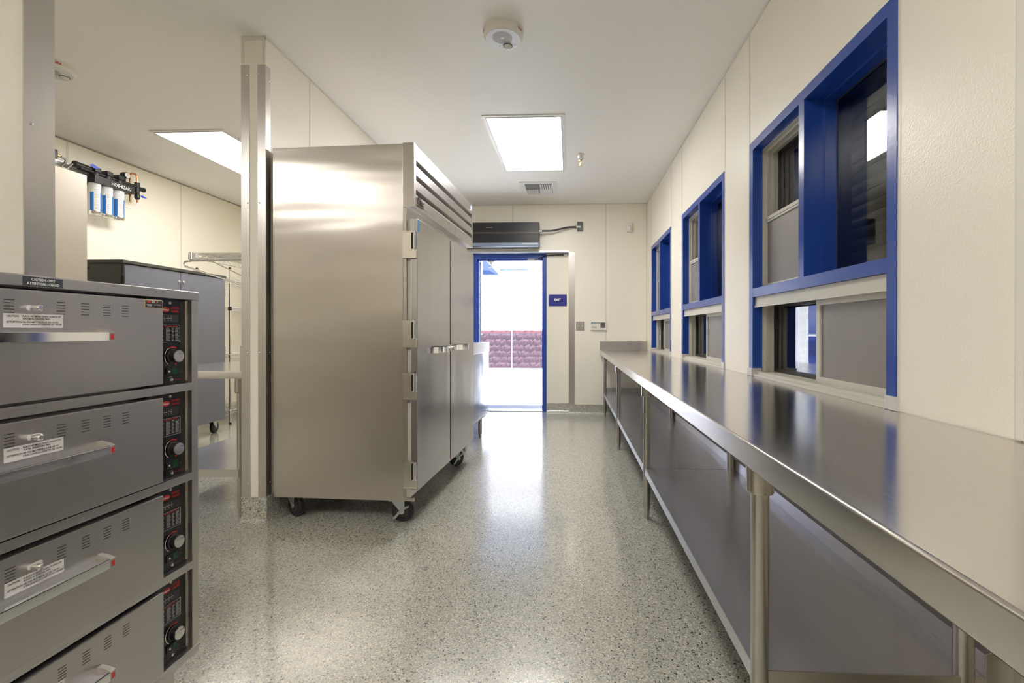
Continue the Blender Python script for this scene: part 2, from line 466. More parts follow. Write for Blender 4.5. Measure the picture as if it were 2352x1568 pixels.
# ---- partition wall, opening between 1.483 and 2.574
m = MB().box(XP2 + .004, XP - .004, YP + .004, YB + .004, 0, ZC)
pt = struct(m.build('wall_partition', M_STRUCT))
ep = [YP + .002, 3.026, 4.246, 5.466, YB]
for a, b in zip(ep[:-1], ep[1:]):
    MB().box(XP - .004, XP, a + .002, b - .002, BASE_H + .024, ZC - .014).build('wall_panel', M_PANEL, pt)
    MB().box(XP2, XP2 + .004, a + .002, b - .002, BASE_H + .024, ZC - .014).build('wall_panel', M_PANEL, pt)
MB().box(XP2 + .002, XP - .002, YP, YP + .004, BASE_H + .024, ZC - .014).build('wall_panel', M_PANEL, pt)
MB().box(XP2 + .0, XP2 + .016, YP - .0025, YP + .004, 2.59, ZC - .012).build('corner_moulding', M_TRIM, pt)
MB().box(XP - .016, XP + .0, YP - .0025, YP + .004, 2.59, ZC - .012).build('corner_moulding', M_TRIM, pt)
MB().box(XP2, XP, YP - .003, YP + .004, ZC - .026, ZC - .0005).build('ceiling_trim', M_TRIM, pt)
MB().box(XP - .004, XP + .004, YP, YB, ZC - .014, ZC - .0005).build('ceiling_trim', M_TRIM, pt)
for y in (3.026, 4.246): MB().box(XP - .004, XP + .0018, y - .0045, y + .0045, BASE_H + .024, ZC - .014).build('divider_strip', M_TRIM, pt)
m = MB().box(XP2, XP, YN, 1.480, 0, ZC)
ptn = struct(m.build('wall_partition_near', M_STRUCT)); ptn.name = 'wall_near_left'
for a, b in zip([YN, -1.0, .22, 1.484][:-1], [-1.0, .22, 1.484]):
    MB().box(XP, XP + .004, a + .003, b - .003, BASE_H, ZC - .014).build('wall_panel', M_PANEL, ptn)

# ---- outer walls of the left room and behind the camera
wl = struct(MB().box(XL - .1, XL - .004, YN - .1, YO, 0, ZC).build('wall_left', M_STRUCT))
el = [YN, -3.6, -2.3, -1.0, .22, 1.45, 2.69, 3.905, 5.10, YB]
for a, b in zip(el[:-1], el[1:]): MB().box(XL - .004, XL, a + .004, b - .004, BASE_H, ZC - .014).build('wall_panel', M_PANEL, wl)
for y in (2.69, 3.905, 5.10): MB().box(XL - .004, XL + .0018, y - .009, y + .009, BASE_H, ZC - .014).build('divider_strip', M_TRIM, wl)
MB().box(XL - .004, XL + .004, YN, YB, ZC - .014, ZC - .0005).build('ceiling_trim', M_GAP, wl)
wn = struct(MB().box(XL - .1, XW + .2, YN - .1, YN - .004, 0, ZC).build('wall_near', M_STRUCT))
for a, b in zip([XL, -3.15, -1.93, -.7, XW][:-1], [-3.15, -1.93, -.7, XW]): MB().box(a + .004, b - .004, YN - .004, YN, BASE_H, ZC - .014).build('wall_panel', M_PANEL, wn)

# ---- coved flecked base
def cove(name, p0, p1, nx, ny, h, z0=0):
    """profile swept from p0 to p1, (nx,ny) points into the room"""
    rr = .028
    prof = [(0.0, h), (0.007, h), (0.007, rr)] + [(0.007 + rr - rr * cos(a), rr - rr * sin(a)) for a in [k * pi / 12 for k in range(1, 7)]] + [(0.007 + rr, 0.0008), (0, 0.0008)]
    vs = []
    for p in (p0, p1):
        for d, z in prof: vs.append((p[0] + nx * d, p[1] + ny * d, z + z0))
    n = len(prof); fs = [(i, (i + 1) % n, n + (i + 1) % n, n + i) for i in range(n)] + [tuple(range(n)), tuple(range(n, 2 * n))]
    o = MB().add(vs, fs).build(name, M_FLOOR); struct(o); return o
cove('baseboard_back', (RX1 - .001, YB), (XW, YB), 0, -1, BASE_H)
cove('baseboard_recess', (-.305, YR - .004), (RX1, YR - .004), 0, -1, BASE_H)
cove('baseboard_right', (XW, YN), (XW, YB), -1, 0, BASE_H)
cove('baseboard_left', (XL, YN), (XL, YB), 1, 0, BASE_H)
cove('baseboard_back_left', (XL, YB), (XP2, YB), 0, -1, BASE_H)
cove('baseboard_partition_end', (XP2 - .001, YP), (XP + .008, YP), 0, -1, BASE_H + .024)
cove('baseboard_partition_right', (XP, YP - .008), (XP, YB), 1, 0, BASE_H + .024)
cove('baseboard_partition_left', (XP2, YP), (XP2, YB), -1, 0, BASE_H + .024)
cove('baseboard_near', (XP + .004, YN), (XP + .004, 1.484), 1, 0, BASE_H)

# ------------------------------------------------------------------ windows
def window(idx, y0, y1):
    X = XW - .004; ye = y0 + .045; yf = y1 - .050; my0 = y0 + .569; my1 = my0 + .046
    zl, zr0, zr1, zt = WZ0 + .043, 1.262, 1.310, 2.066
    w = bpy.data.objects.new('window_%d' % idx, None); COL.objects.link(w); struct(w); w.location = (XW, (y0 + y1) / 2, WZ0)
    m = MB()
    m.box(X, X + .155, y0, ye, zl, WZ1); m.box(X, X + .155, yf, y1, zl, WZ1)
    m.box(X, X + .155, ye, yf, zt, WZ1)
    m.build('window_frame', M_BLUE, w)
    MB().box(X + .0005, X + .155, ye, yf, zr0, zr1).build('transom_rail', M_BLUE, w)
    m = MB().box(X + .0005, X + .155, my0, my1, zr1, zt); m.build('mullion', M_BLUE, w)
    m = MB(); m.frame('x', X + .084, X + .155, ye, my0, zr1, zt, .012); m.build('stop_bead', M_BLUE, w)
    # dark exterior side frame
    m = MB(); m.frame('x', X + .156, X + .196, y0, y1, WZ0, WZ1, .05); m.box(X + .156, X + .196, my0 - .01, my1 + .01, zr1, zt); m.box(X + .156, X + .196, ye, yf, zr0, zr1)
    m.build('outer_frame', M_BRONZE, w)
    m = MB(); m.frame('x', X + .1305, X + .1385, ye + .012, my0 - .012, zr1 + .012, zt - .012, .006); m.build('gasket', M_BRONZE, w)
    MB().box(X + .1315, X + .1375, ye + .014, my0 - .014, zr1 + .014, zt - .014).build('glass_pane', M_GLASS, w)
    # upper hung sash with half screen
    a, b = my1, yf
    m = MB()
    m.frame('x', X + .052, X + .070, a, b, zr1, zt, .010); m.frame('x', X + .070, X + .080, a, b, zr1, zt, .020)
    m.frame('x', X + .080, X + .098, a, b, zr1, zt, .014); m.frame('x', X + .098, X + .108, a, b, zr1, zt, .026); m.frame('x', X + .108, X + .128, a, b, zr1, zt, .020)
    m.build('sash_track', M_ALU, w)
    m = MB(); m.frame('x', X + .129, X + .150, a, b, zr1, zt, .030); m.build('sash_frame', M_BRONZE, w)
    MB().box(X + .134, X + .139, a + .02, b - .02, zr1 + .02, zt - .02).build('glass_pane', M_GLASS, w)
    sc = MB(); zs = 1.678
    sc.frame('x', X + .062, X + .078, a + .004, b - .011, zr1 + .004, zs, .017); sc.box(X + .058, X + .078, a + .004, b - .011, zs - .006, zs + .010)
    s = sc.build('screen_frame', M_ALU, w)
    MB().box(X + .069, X + .0705, a + .020, b - .027, zr1 + .018, zs - .012).build('screen_mesh', M_SCREEN, s)
    for q in (a + .05, b - .10):
        mm = MB().frame('x', X + .055, X + .062, q, q + .055, zr1 + .008, zr1 + .022, .004); mm.build('pull_tab', M_ALU, s)
    # lower slider
    m = MB()
    m.box(X + .014, X + .06, ye, yf, 1.212, 1.261); m.box(X + .010, X + .016, ye, yf, 1.206, 1.216)
    m.box(X + .06, X + .135, ye, yf, 1.232, 1.261)
    m.build('slider_head_track', M_ALU, w)
    m = MB()
    for (u0, u1, t) in ((.052, .066, .012), (.066, .078, .024), (.078, .090, .014), (.090, .102, .030), (.102, .112, .016), (.112, .130, .026)):
        m.box(X + u0, X + u1, yf - t, yf, WZ0 + .02, 1.232); m.box(X + u0, X + u1, ye, ye + t, WZ0 + .02, 1.232)
    for z in (.93, 1.16): m.cyl((X + .072, yf - .024, z), (X + .072, yf - .0255, z), .003, mi=1, n=8)
    m.build('slider_jamb', [M_ALU, M_GREYP], w)
    m = MB().box(X + .002, X + .135, ye, yf, WZ0, WZ0 + .014)
    for u in (.02, .045, .07, .10): m.box(X + u, X + u + .005, ye, yf, WZ0 + .014, WZ0 + .028)
    m.build('slider_sill', M_ALU, w)
    ym = y0 + .530
    p = MB(); p.frame('x', X + .048, X + .066, ye + .002, ym + .030, WZ0 + .026, 1.214, .028)
    pp = p.build('screen_panel_frame', M_ALU, w)
    MB().box(X + .056, X + .0575, ye + .028, ym + .004, WZ0 + .05, 1.19).build('screen_mesh', M_SCREEN, pp)
    p = MB(); p.frame('x', X + .108, X + .126, ym - .01, yf - .02, WZ0 + .026, 1.226, .022); p.build('slider_sash', M_BRONZE, w)
    MB().box(X + .115, X + .120, ym + .01, yf - .04, WZ0 + .045, 1.21).build('glass_pane', M_GLASS, w)
    MB().box(X + .132, X + .137, ye + .01, ym + .02, WZ0 + .03, 1.24).build('glass_pane', M_GLASS, w)
    for (u, v) in ((y0 - .012, ye + .002), (yf - .002, y1 + .012)):
        MB().box(X - .006, X + .05, u, v, WZ0 + .0005, zl + .001, bev=.002).build('jamb_foot_cover', M_LABEL, w)
for i, (a, b) in enumerate(WINS): window(i + 1, a, b)

# ------------------------------------------------------------------ exterior door
d = bpy.data.objects.new('door_1', None); COL.objects.link(d); struct(d); d.location = (DX0, YR, 0)
m = MB()
m.box(RX0 + .004, DX0, YR - .012, YO, 0, DZ + .05); m.box(DX1, -.31, YR - .012, YO, 0, DZ + .05)
m.box(DX0, DX1, YR - .012, YO, DZ, DZ + .05); m.box(RX0 + .004, -.31, YR - .004, YO, DZ + .05, RZ - .001)
m.build('door_frame', M_BLUE, d)
m = MB(); m.box(DX0, DX0 + .014, YR + .045, YR + .11, 0, DZ); m.box(DX1 - .014, DX1, YR + .045, YR + .11, 0, DZ); m.box(DX0, DX1, YR + .045, YR + .11, DZ - .014, DZ)
m.build('door_stop', M_BLUE, d)
MB().box(DX0, DX1, YR - .01, YO + .02, -.001, .008, bev=.003).build('threshold', M_ZINC, d)
# the open leaf, swung outward; edge-on to the camera with its continuous hinge
dv = Vector((-.205, .979)); nv = Vector((-.979, -.205)); hp = Vector((-1.228, YO + .008))
def leafpt(s, t): p = hp + dv * s + nv * (-t); return (p.x, p.y)
poly = [leafpt(0, 0), leafpt(.90, 0), leafpt(.90, -.045), leafpt(0, -.045)]
lf = MB().prism(poly, 'z', .012, DZ - .012).build('door_leaf', M_BLUE, d)
poly = [leafpt(-.004, .004), leafpt(-.0005, .004), leafpt(-.0005, -.049), leafpt(-.004, -.049)]
m = MB().prism(poly, 'z', .02, DZ - .02)
for k in range(16):
    z = .08 + k * .125
    for t in (-.008, -.037):
        p = leafpt(-.004, t); q = leafpt(-.0055, t); m.cyl((*p, z), (*q, z), .0035, n=8, mi=1)
lab(m.build('continuous_hinge', [plain('primed_hinge', (.60, .62, .72), .45, .3), M_INK], lf), 'pale full-height hinge strip with screw heads')
m = MB(); pa = leafpt(.15, .035); pb = leafpt(.80, .035); m.cyl((*pa, 1.02), (*pb, 1.02), .018)
m.build('panic_bar', M_CHROME, lf)
# closer arm shoe under the head
m = MB().box(-1.115, -1.02, YR + .06, YR + .085, 2.012, 2.030, bev=.002).box(-1.078, -1.052, YR + .05, YR + .10, 1.985, 2.032).cyl((-1.065, YR + .075, 1.99), (-1.065, YR + .075, 1.955), .008).box(-1.10, -1.02, YR + .06, YR + .09, 1.945, 1.957)
m.build('closer_shoe', M_ZINC, d)

# ------------------------------------------------------------------ outside
gz = -.20
vs = [(-14, YO, -.002), (10, YO, -.002), (-14, 16.3, gz), (10, 16.3, gz), (-14, YO, -.6), (10, YO, -.6), (-14, 16.3, -.6), (10, 16.3, -.6)]
struct(MB().add(vs, [(0, 1, 3, 2), (4, 6, 7, 5), (0, 4, 5, 1), (2, 3, 7, 6), (0, 2, 6, 4), (1, 5, 7, 3)]).build('floor_outside', M_CONC))
YW2 = 16.1
bw = struct(MB().box(-14, 10, YW2 + .10, YW2 + .3, gz, 5.4).build('wall_outside', M_TAN))
def blk(w, h, seed, rough=.028):
    rnd = random.Random(seed); m = MB(); nx, nz = 7, 3
    vs = []; fs = []
    for j in range(nz + 1):
        for i in range(nx + 1):
            e = (i in (0, nx)) or (j in (0, nz))
            vs.append((-w / 2 + w * i / nx, -(.0 if e else rnd.uniform(.004, rough)), h * j / nz))
    for j in range(nz):
        for i in range(nx):
            a = j * (nx + 1) + i; fs += [(a, a + 1, a + nx + 2), (a, a + nx + 2, a + nx + 1)]
    m.add(vs, fs); m.box(-w / 2, w / 2, .001, .09, 0, h)
    return m
MT = [blk(.392, .190, k).mesh('block', M_TAN, False) for k in range(5)]
MM = [blk(.392, .190, 50 + k).mesh('block', M_MAROON, False) for k in range(5)]
MC = blk(.392, .085, 99, .006).mesh('cap_block', M_CAP, False)
MB().box(-4.5, 1.6, YW2 + .012, YW2 + .10, gz, 4.5).build('mortar_bed', M_MORTAR, bw)
z = gz + .01; row = 0
while row < 22:
    if row == 6: hh = .095
    else: hh = .200
    off = .2 if row % 2 else 0
    for k in range(10):
        x = -3.6 + off + k * .402
        if row < 6: me = MM[(k * 3 + row) % 5]; nm = 'block'
        elif row == 6: me = MC; nm = 'cap_block'
        else: me = MT[(k * 2 + row) % 5]; nm = 'block'
        o = bpy.data.objects.new(nm, me); COL.objects.link(o); o.parent = bw; o.location = (x, YW2, z)
    z += hh; row += 1
MB().box(-2.005, -1.975, YW2 - .03, YW2 + .012, gz, 2.2).build('joint_sealant', M_OFFW, bw)
MB().box(-2.4, -1.45, YW2 - .05, YW2, 3.17, 3.21).build('wall_conduit', plain('pale_blue_conduit', (.10, .14, .20), .5), bw)
# trapezoid wall lamp on that wall
t = thing('wall_lamp', 'trapezoid wall lamp high on the outdoor block wall seen through the doorway', 'lamp', (-2.7, YW2 - .03, 2.95))
m = MB().prism([(-2.95, 3.45), (-2.82, 3.45), (-2.40, 3.0), (-2.95, 3.0)], 'y', YW2 - .30, YW2 - .03); m.build('lamp_housing', plain('lamp_paint', (.07, .10, .20), .5), t)
m = MB().prism([(-2.94, 3.14), (-2.74, 3.14), (-2.52, 3.015), (-2.94, 3.015)], 'y', YW2 - .305, YW2 - .30); m.build('lens', plain('lamp_lens', (.03, .05, .14), .3), t)
# roof slab over the building; unseen outer skin added to stop daylight leaks
struct(MB().box(XL - .3, XW + 1.0, YN - .3, YO + .0, ZC + .15, ZC + .20).build('roof', M_CONC))
struct(MB().box(XW + .9, XW + 1.0, YN - .2, YO, -.1, ZC + .15).build('wall_light_block_right', M_SHUT))
struct(MB().box(XW + .2, XW + .9, YO - .1, YO, -.1, ZC).build('wall_light_block_end', M_SHUT))
struct(MB().box(XW + .2, XW + .9, YN - .2, YN - .1, -.1, ZC).build('wall_light_block_near', M_SHUT))

slat_me = None
for i, (a, b) in enumerate(WINS):
    t = thing('roller_shutter', ['dark slatted roller shutter behind the window nearest the camera', 'dark slatted roller shutter behind the middle window', 'dark slatted roller shutter behind the window farthest from the camera'][i], 'shutter', (XW + .29, (a + b) / 2, .80), group=None)
    xs = XW + .29
    for (u, v) in ((a - .06, a), (b, b + .06)): MB().box(xs - .02, xs + .03, u, v, .80, 2.2).build('guide_rail', M_BRONZE, t)
    m = MB().box(xs - .06, xs + .12, a - .06, b + .06, 2.2, 2.38, bev=.01); m.build('roll_box', M_SHUT, t)
    me = MB().prism([(-.004, .0), (.004, .0), (.010, .012), (.012, .025), (.010, .038), (.004, .046), (-.004, .046), (-.010, .038), (-.012, .025), (-.010, .012)], 'y', -(b - a) / 2, (b - a) / 2).mesh('slat', M_SHUT)
    for k in range(27):
        o = bpy.data.objects.new('slat', me); COL.objects.link(o); o.parent = t; o.location = (0, 0, .03 + k * .0505)

# ------------------------------------------------------------------ corner guards
def guard(label, legs, corner, z0, z1, screws, group=None):
    """legs: list of (x0,x1,y0,y1) plates, screws: list of (p, dir)"""
    t = thing('corner_guard', label, 'corner guard', (corner[0], corner[1], z0))
    m = MB()
    for l in legs: m.box(*l, z0, z1)
    m.build('guard_angle', M_ST_V, t)
    for (x, y, z, dx, dy) in screws:
        s = MB().lathe([(.0055, 0), (.0048, .0018), (.002, .0028)], (0, 0, 0), 'y' if dx == 0 else 'x', 10)
        sg = dy if dx == 0 else dx
        s.v = [((a, b * sg, c) if dx == 0 else (a * sg, b, c)) for a, b, c in s.v]
        s.shift((x, y, z)); s.build('screw', M_SCREW, t)
    return t
zg0, zg1 = .142, 2.578
guard('stainless corner guard on the right edge of the partition end, against the refrigerator',
      [(XP - .044, XP + .0025, YP - .0025, YP), (XP, XP + .0025, YP, YP + .042)], (XP, YP), zg0, zg1,
      [(XP - .034, YP - .0025, z, 0, -1) for z in (.215, .955, 1.80, 2.53)] + [(XP + .0025, YP + .032, z, 1, 0) for z in (.215, .955, 2.50)])
guard('stainless corner guard on the left edge of the partition end, beside the table leg',
      [(XP2 - .0025, XP2 + .046, YP - .0025, YP), (XP2 - .0025, XP2, YP, YP + .042)], (XP2, YP), zg0, zg1,
      [(XP2 + .036, YP - .0025, z, 0, -1) for z in (.215, .955, 1.80, 2.52)])
guard('wide stainless corner guard at the left edge, behind the drawer warmer',
      [(XP + .004, XP + .0065, 1.396, 1.486), (XP + .0065, XP + .009, 1.396, 1.408)], (XP, 1.483), .142, 2.72,
      [(XP + .0065, 1.418, z, 1, 0) for z in (.3, 1.0, 1.735)])
guard('stainless corner guard beside the exit sign, right of the doorway',
      [(RX1 + .0005, .064, YB - .0035, YB - .0005), (RX1 - .0045, RX1 - .0015, YB - .0035, YB + .05)], (RX1, YB), BASE_H, 2.112,
      [(.045, YB - .0035, z, 0, -1) for z in (.19, 1.22, 2.06)])

guard('narrow stainless strip on the window wall at the right edge of the view',
      [(XW - .004, XW - .0005, .97, 1.066)], (XW, 1.02), .96, 2.70, [(XW - .004, .99, z, -1, 0) for z in (1.1, 1.8)])
# ------------------------------------------------------------------ ceiling things
def troffer(label, x0, x1, y0, y1):
    t = thing('ceiling_light', label, 'ceiling light', ((x0 + x1) / 2, (y0 + y1) / 2, ZC))
    m = MB(); m.frame('z', ZC - .008, ZC - .0005, x0 - .012, x1 + .012, y0 - .012, y1 + .012, .022); m.build('light_frame', M_OFFW, t)
    m = MB(); m.frame('z', ZC - .012, ZC - .002, x0 + .010, x1 - .010, y0 + .010, y1 - .010, .010); m.build('door_frame', M_GREYP if False else M_LABEL, t)
    MB().box(x0 + .019, x1 - .019, y0 + .019, y1 - .019, ZC - .006, ZC - .003).build('diffuser', M_DIFF, t)
    for yy in (y0 + .08, y1 - .08):
        for xx in (x0 + .015, x1 - .015): MB().box(xx - .004, xx + .004, yy - .012, yy + .012, ZC - .014, ZC - .012).build('latch', M_LABEL, t)
    return t
troffer('bright square-looking recessed ceiling light over the aisle between refrigerator and windows', -.668, -.051, 3.61, 4.84)
troffer('bright recessed ceiling light in the left room, half hidden by the partition', -3.48, -2.86, 3.76, 4.98)
for (x, y) in ((-.36, -.35), (-3.17, -.2)):
    t = troffer('recessed ceiling light overhead behind the camera, %s' % ('over the aisle' if x > -1 else 'in the left room'), x - .31, x + .31, y - .61, y + .61)

def detector(label, x, y, sp=True, rz=0.0, r=.112):
    t = thing('smoke_detector', label, 'smoke detector', (0, 0, 0))
    m = MB().lathe([(r, ZC - .0005), (r, ZC - .012), (r - .002, ZC - .014), (r - .002, ZC - .03), (r - .010, ZC - .042), (r - .014, ZC - .045)], (x, y, 0), 'z', 48); m.build('housing', M_WHITE, t)
    m = MB().lathe([(r - .014, ZC - .0445), (r - .016, ZC - .0475), (.01, ZC - .048)], (x, y, 0), 'z', 48); m.build('face_plate', plain('pale_grey_face', (.66, .67, .69), .4), t)
    g = MB().cyl((x - .002, y - .018, ZC - .0478), (x - .002, y - .018, ZC - .0484), .056, n=32)
    for k in range(9):
        a = .014 + k * .0046; n = 28
        vs = [(x - .002 + rr * cos(2 * pi * i / n), y - .018 + rr * sin(2 * pi * i / n), ZC - .0487) for rr in (a, a + .0014) for i in range(n)]
        g.add(vs, [(i, (i + 1) % n, n + (i + 1) % n, n + i) for i in range(n)], 1)
    g.build('speaker_grille', [plain('grille_grey', (.52, .52, .50), .5), M_GREYP], t)
    MB().box(x - .010, x + .006, y - .023, y - .013, ZC - .0505, ZC - .048).build('maker_plate', M_OFFW, t)
    m = MB().lathe([(.027, ZC - .0478), (.027, ZC - .050), (.0245, ZC - .0505)], (x + .018, y + .058, 0), 'z', 28); m.build('strobe_rim', M_BLACK, t)
    m = MB().lathe([(.024, ZC - .050), (.020, ZC - .060), (.012, ZC - .065), (.003, ZC - .066)], (x + .018, y + .058, 0), 'z', 10); m.build('strobe_lens', plain('strobe_plastic', (.72, .70, .64), .12), t)
    for dx, dy in ((-.028, .055), (.062, .045)): MB().cyl((x + dx, y + dy, ZC - .047), (x + dx, y + dy, ZC - .0492), .0025, n=8).build('screw', M_INK, t)
    # red lettering on the rim
    for ang in (-28, 205):
        a = R(ang); cx, cy = x + (r - .002) * cos(a), y + (r - .002) * sin(a)
        rt = Vector((-sin(a), cos(a), 0)); mm = MB()
        mm.text('FIRE', Vector((cx + .0015 * cos(a), cy + .0015 * sin(a), ZC - .029)), rt, (0, 0, 1), .013, center=True, bold=.02); mm.build('fire_lettering', M_RED, t)
    t.location = (0, 0, 0)
    return t
def recenter(t, loc):
    """move a root built in world coordinates so its origin is at loc"""
    d = Vector(loc) - t.location; t.location = loc
    done = set()
    for c in t.children_recursive:
        if c.parent == t:
            c.location = c.location - d
t = detector('round white ceiling alarm with speaker grille and clear strobe, over the aisle', -.369, 2.595); recenter(t, (-.369, 2.595, ZC))
t = detector('round white ceiling alarm at upper left, cut off by the wide corner guard', -3.235, 2.80, r=.115); recenter(t, (-3.235, 2.80, ZC))

t = thing('sprinkler_head', 'chrome and brass fire sprinkler head right of the aisle ceiling light', 'sprinkler', (.103, 4.436, ZC))
MB().lathe([(.038, ZC - .0005), (.034, ZC - .004), (.028, ZC - .03), (.024, ZC - .032), (.024, ZC - .036), (.027, ZC - .038), (.027, ZC - .044), (.022, ZC - .048), (.022, ZC - .054), (.012, ZC - .060)], (.103, 4.436, 0), 'z', 28).build('escutcheon', M_CHROME, t)
m = MB().cyl((.103, 4.436, ZC - .058), (.103, 4.436, ZC - .068), .010).tube([(.095, 4.436, ZC - .066), (.090, 4.436, ZC - .080), (.103, 4.436, ZC - .098)], .0025, 8).tube([(.111, 4.436, ZC - .066), (.116, 4.436, ZC - .080), (.103, 4.436, ZC - .098)], .0025, 8)
m.cyl((.103, 4.436, ZC - .068), (.103, 4.436, ZC - .098), .003, n=8); m.lathe([(.004, ZC - .098), (.015, ZC - .103), (.015, ZC - .105)], (.103, 4.436, 0), 'z', 16)
m.build('sprinkler_body', M_BRASS, t)

t = thing('air_vent', 'white ceiling air diffuser with curved vanes beyond the aisle light', 'vent', (-.355, 5.455, ZC))
vx0, vx1, vy0, vy1 = -.565, -.145, 5.215, 5.70
m = MB(); m.frame('z', ZC - .010, ZC - .0005, vx0, vx1, vy0, vy1, .055)
m.build('vent_frame', M_OFFW, t)
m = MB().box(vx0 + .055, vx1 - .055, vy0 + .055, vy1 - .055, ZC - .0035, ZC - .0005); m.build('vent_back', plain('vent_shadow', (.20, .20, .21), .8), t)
xm = (vx0 + vx1) / 2; ym = (vy0 + vy1) / 2
for k in range(6):
    x = xm + .012 + k * .0245
    MB().prism([(x, ZC - .004), (x + .002, ZC - .004), (x + .014, ZC - .016), (x + .022, ZC - .020), (x + .020, ZC - .022), (x + .010, ZC - .017)], 'y', vy0 + .06, ym - .005).build('vane', M_OFFW, t)
    x = xm - .012 - k * .0245
    MB().prism([(x, ZC - .004), (x - .002, ZC - .004), (x - .014, ZC - .016), (x - .022, ZC - .020), (x - .020, ZC - .022), (x - .010, ZC - .017)], 'y', ym + .005, vy1 - .06).build('vane', M_OFFW, t)
for k in range(6):
    y = vy0 + .07 + k * .026
    MB().prism([(y, ZC - .004), (y + .002, ZC - .004), (y - .010, ZC - .018), (y - .016, ZC - .020)], 'x', vx0 + .06, xm - .004).build('vane', M_OFFW, t)
    y = ym + .02 + k * .028
    MB().prism([(y, ZC - .004), (y + .002, ZC - .004), (y + .012, ZC - .018), (y + .018, ZC - .020)], 'x', xm + .004, vx1 - .06).build('vane', M_OFFW, t)

# ------------------------------------------------------------------ back wall things
ax0, ax1, az0, az1, ay = -1.52, -.392, 2.160, 2.470, 5.965
t = thing('air_curtain', 'black air curtain heater mounted over the doorway', 'air curtain', (-.95, YB, az0))
MB().box(ax0, ax1, ay, YB - .001, az0, az1, bev=.004).build('case', M_BLACK, t)
m = MB()
for (z0, z1) in ((2.347, 2.452), (2.215, 2.318)):
    for k in range(14):
        z = z0 + (z1 - z0) * k / 14; m.box(ax0 + .01, ax1 - .012, ay - .003, ay, z, z + (z1 - z0) / 14 * .55)
m.build('intake_grille', plain('grille_black', (.014, .014, .018), .35), t)
MB().box(ax0 + .004, ax1 - .004, ay - .006, ay - .0, 2.321, 2.343, bev=.002).build('centre_band', plain('bronze_band', (.07, .065, .06), .4, .6), t)
MB().prism([(ay - .004, 2.206), (ay, 2.206), (ay + .02, 2.158), (ay - .001, 2.168)], 'x', ax0 + .004, ax1 - .004).build('lower_strip', plain('steel_blue_strip', (.24, .30, .42), .35, .7), t)
m = MB().box(-1.07, -.99, ay - .007, ay - .003, 2.40, 2.407); m.build('badge', M_GREYP, t)
MB().box(-.60, -.41, ay - .0055, ay - .0035, 2.183, 2.196).build('label_strip', M_LABEL, t)
# conduit to box
t = thing('flexible_conduit', 'grey flexible conduit looping from the air curtain to the wall box', 'conduit', (-.38, YB - .06, 2.36))
m = MB().tube([(-.389, 6.03, 2.365), (-.33, 6.03, 2.368), (-.22, 6.05, 2.372), (-.12, 6.07, 2.40), (-.02, 6.09, 2.425), (.085, 6.105, 2.432)], .0125, 12, smooth=2); m.build('conduit_hose', M_CONDUIT, t)
m = MB().cyl((-.391, 6.03, 2.365), (-.355, 6.03, 2.366), .018, n=12).cyl((-.372, 6.03, 2.365), (-.362, 6.03, 2.366), .022, n=6); m.build('fitting', M_ZINC, t)
t = thing('junction_box', 'small dark grey junction box on the back wall above the corner guard', 'junction box', (.135, YB, 2.383))
MB().box(.098, .172, YB - .022, YB - .001, 2.383, 2.503, bev=.002).build('box_cover', M_EBOX, t)
m = MB().cyl((.088, 6.107, 2.433), (.128, 6.107, 2.433), .017, n=12).cyl((.128, 6.107, 2.433), (.128, YB - .02, 2.433), .015, n=12); m.build('elbow_fitting', M_ZINC, t)
# motion detector
t = thing('motion_detector', 'small white motion detector high on the back wall near the right corner', 'motion detector', (.775, YB, 2.36))
MB().box(.738, .812, YB - .045, YB - .001, 2.362, 2.484, bev=.012).build('housing', M_WHITE, t)
m = MB().prism([(.752 + .046 * k / 6, 0) for k in range(1)], 'z', 0, 1) if False else MB().lathe([(.021, 2.372), (.023, 2.376), (.023, 2.424), (.020, 2.428)], (.775, YB - .038, 0), 'z', 20)
m.build('lens', M_OFFW, t)
MB().box(.760, .790, YB - .0475, YB - .045, 2.438, 2.442).build('slit', M_GREYP, t)
# light switch
t = thing('light_switch', 'stainless double light switch plate right of the corner guard', 'switch', (.14, YB, 1.085))
MB().box(.083, .196, YB - .008, YB - .001, 1.085, 1.205, bev=.0025).build('cover_plate', M_ST_V, t)
for x in (.116, .163): MB().box(x - .005, x + .005, YB - .020, YB - .008, 1.138, 1.156, bev=.001).build('toggle', M_WHITE, t)
for x in (.116, .163):
    for z in (1.108, 1.182): MB().cyl((x, YB - .0085, z), (x, YB - .0098, z), .0035, n=8).build('screw', M_SCREW, t)
# keypad
t = thing('alarm_keypad', 'beige alarm keypad with teal display on the back wall above the table end', 'keypad', (.375, YB, 1.086))
MB().box(.272, .480, YB - .028, YB - .001, 1.088, 1.203, bev=.005).build('case', M_WHITE, t)
MB().box(.282, .392, YB - .0295, YB - .028, 1.176, 1.192).build('display', M_BLKGLOSS, t)
for k, x in enumerate((.292, .316, .340, .364)): MB().box(x, x + .017, YB - .0302, YB - .0295, 1.181, 1.187).build('display_segment', M_LCDG, t)
MB().box(.398, .462, YB - .0292, YB - .028, 1.118, 1.192).build('key_field', M_GREYP, t)
m = MB()
for i in range(4):
    for j in range(4): m.box(.402 + i * .015, .413 + i * .015, YB - .031, YB - .0292, 1.122 + j * .0175, 1.135 + j * .0175)
m.build('keys', M_INK, t)
MB().box(.288, .346, YB - .0288, YB - .028, 1.118, 1.140).build('speaker_patch', plain('beige_patch', (.50, .45, .38), .5), t)
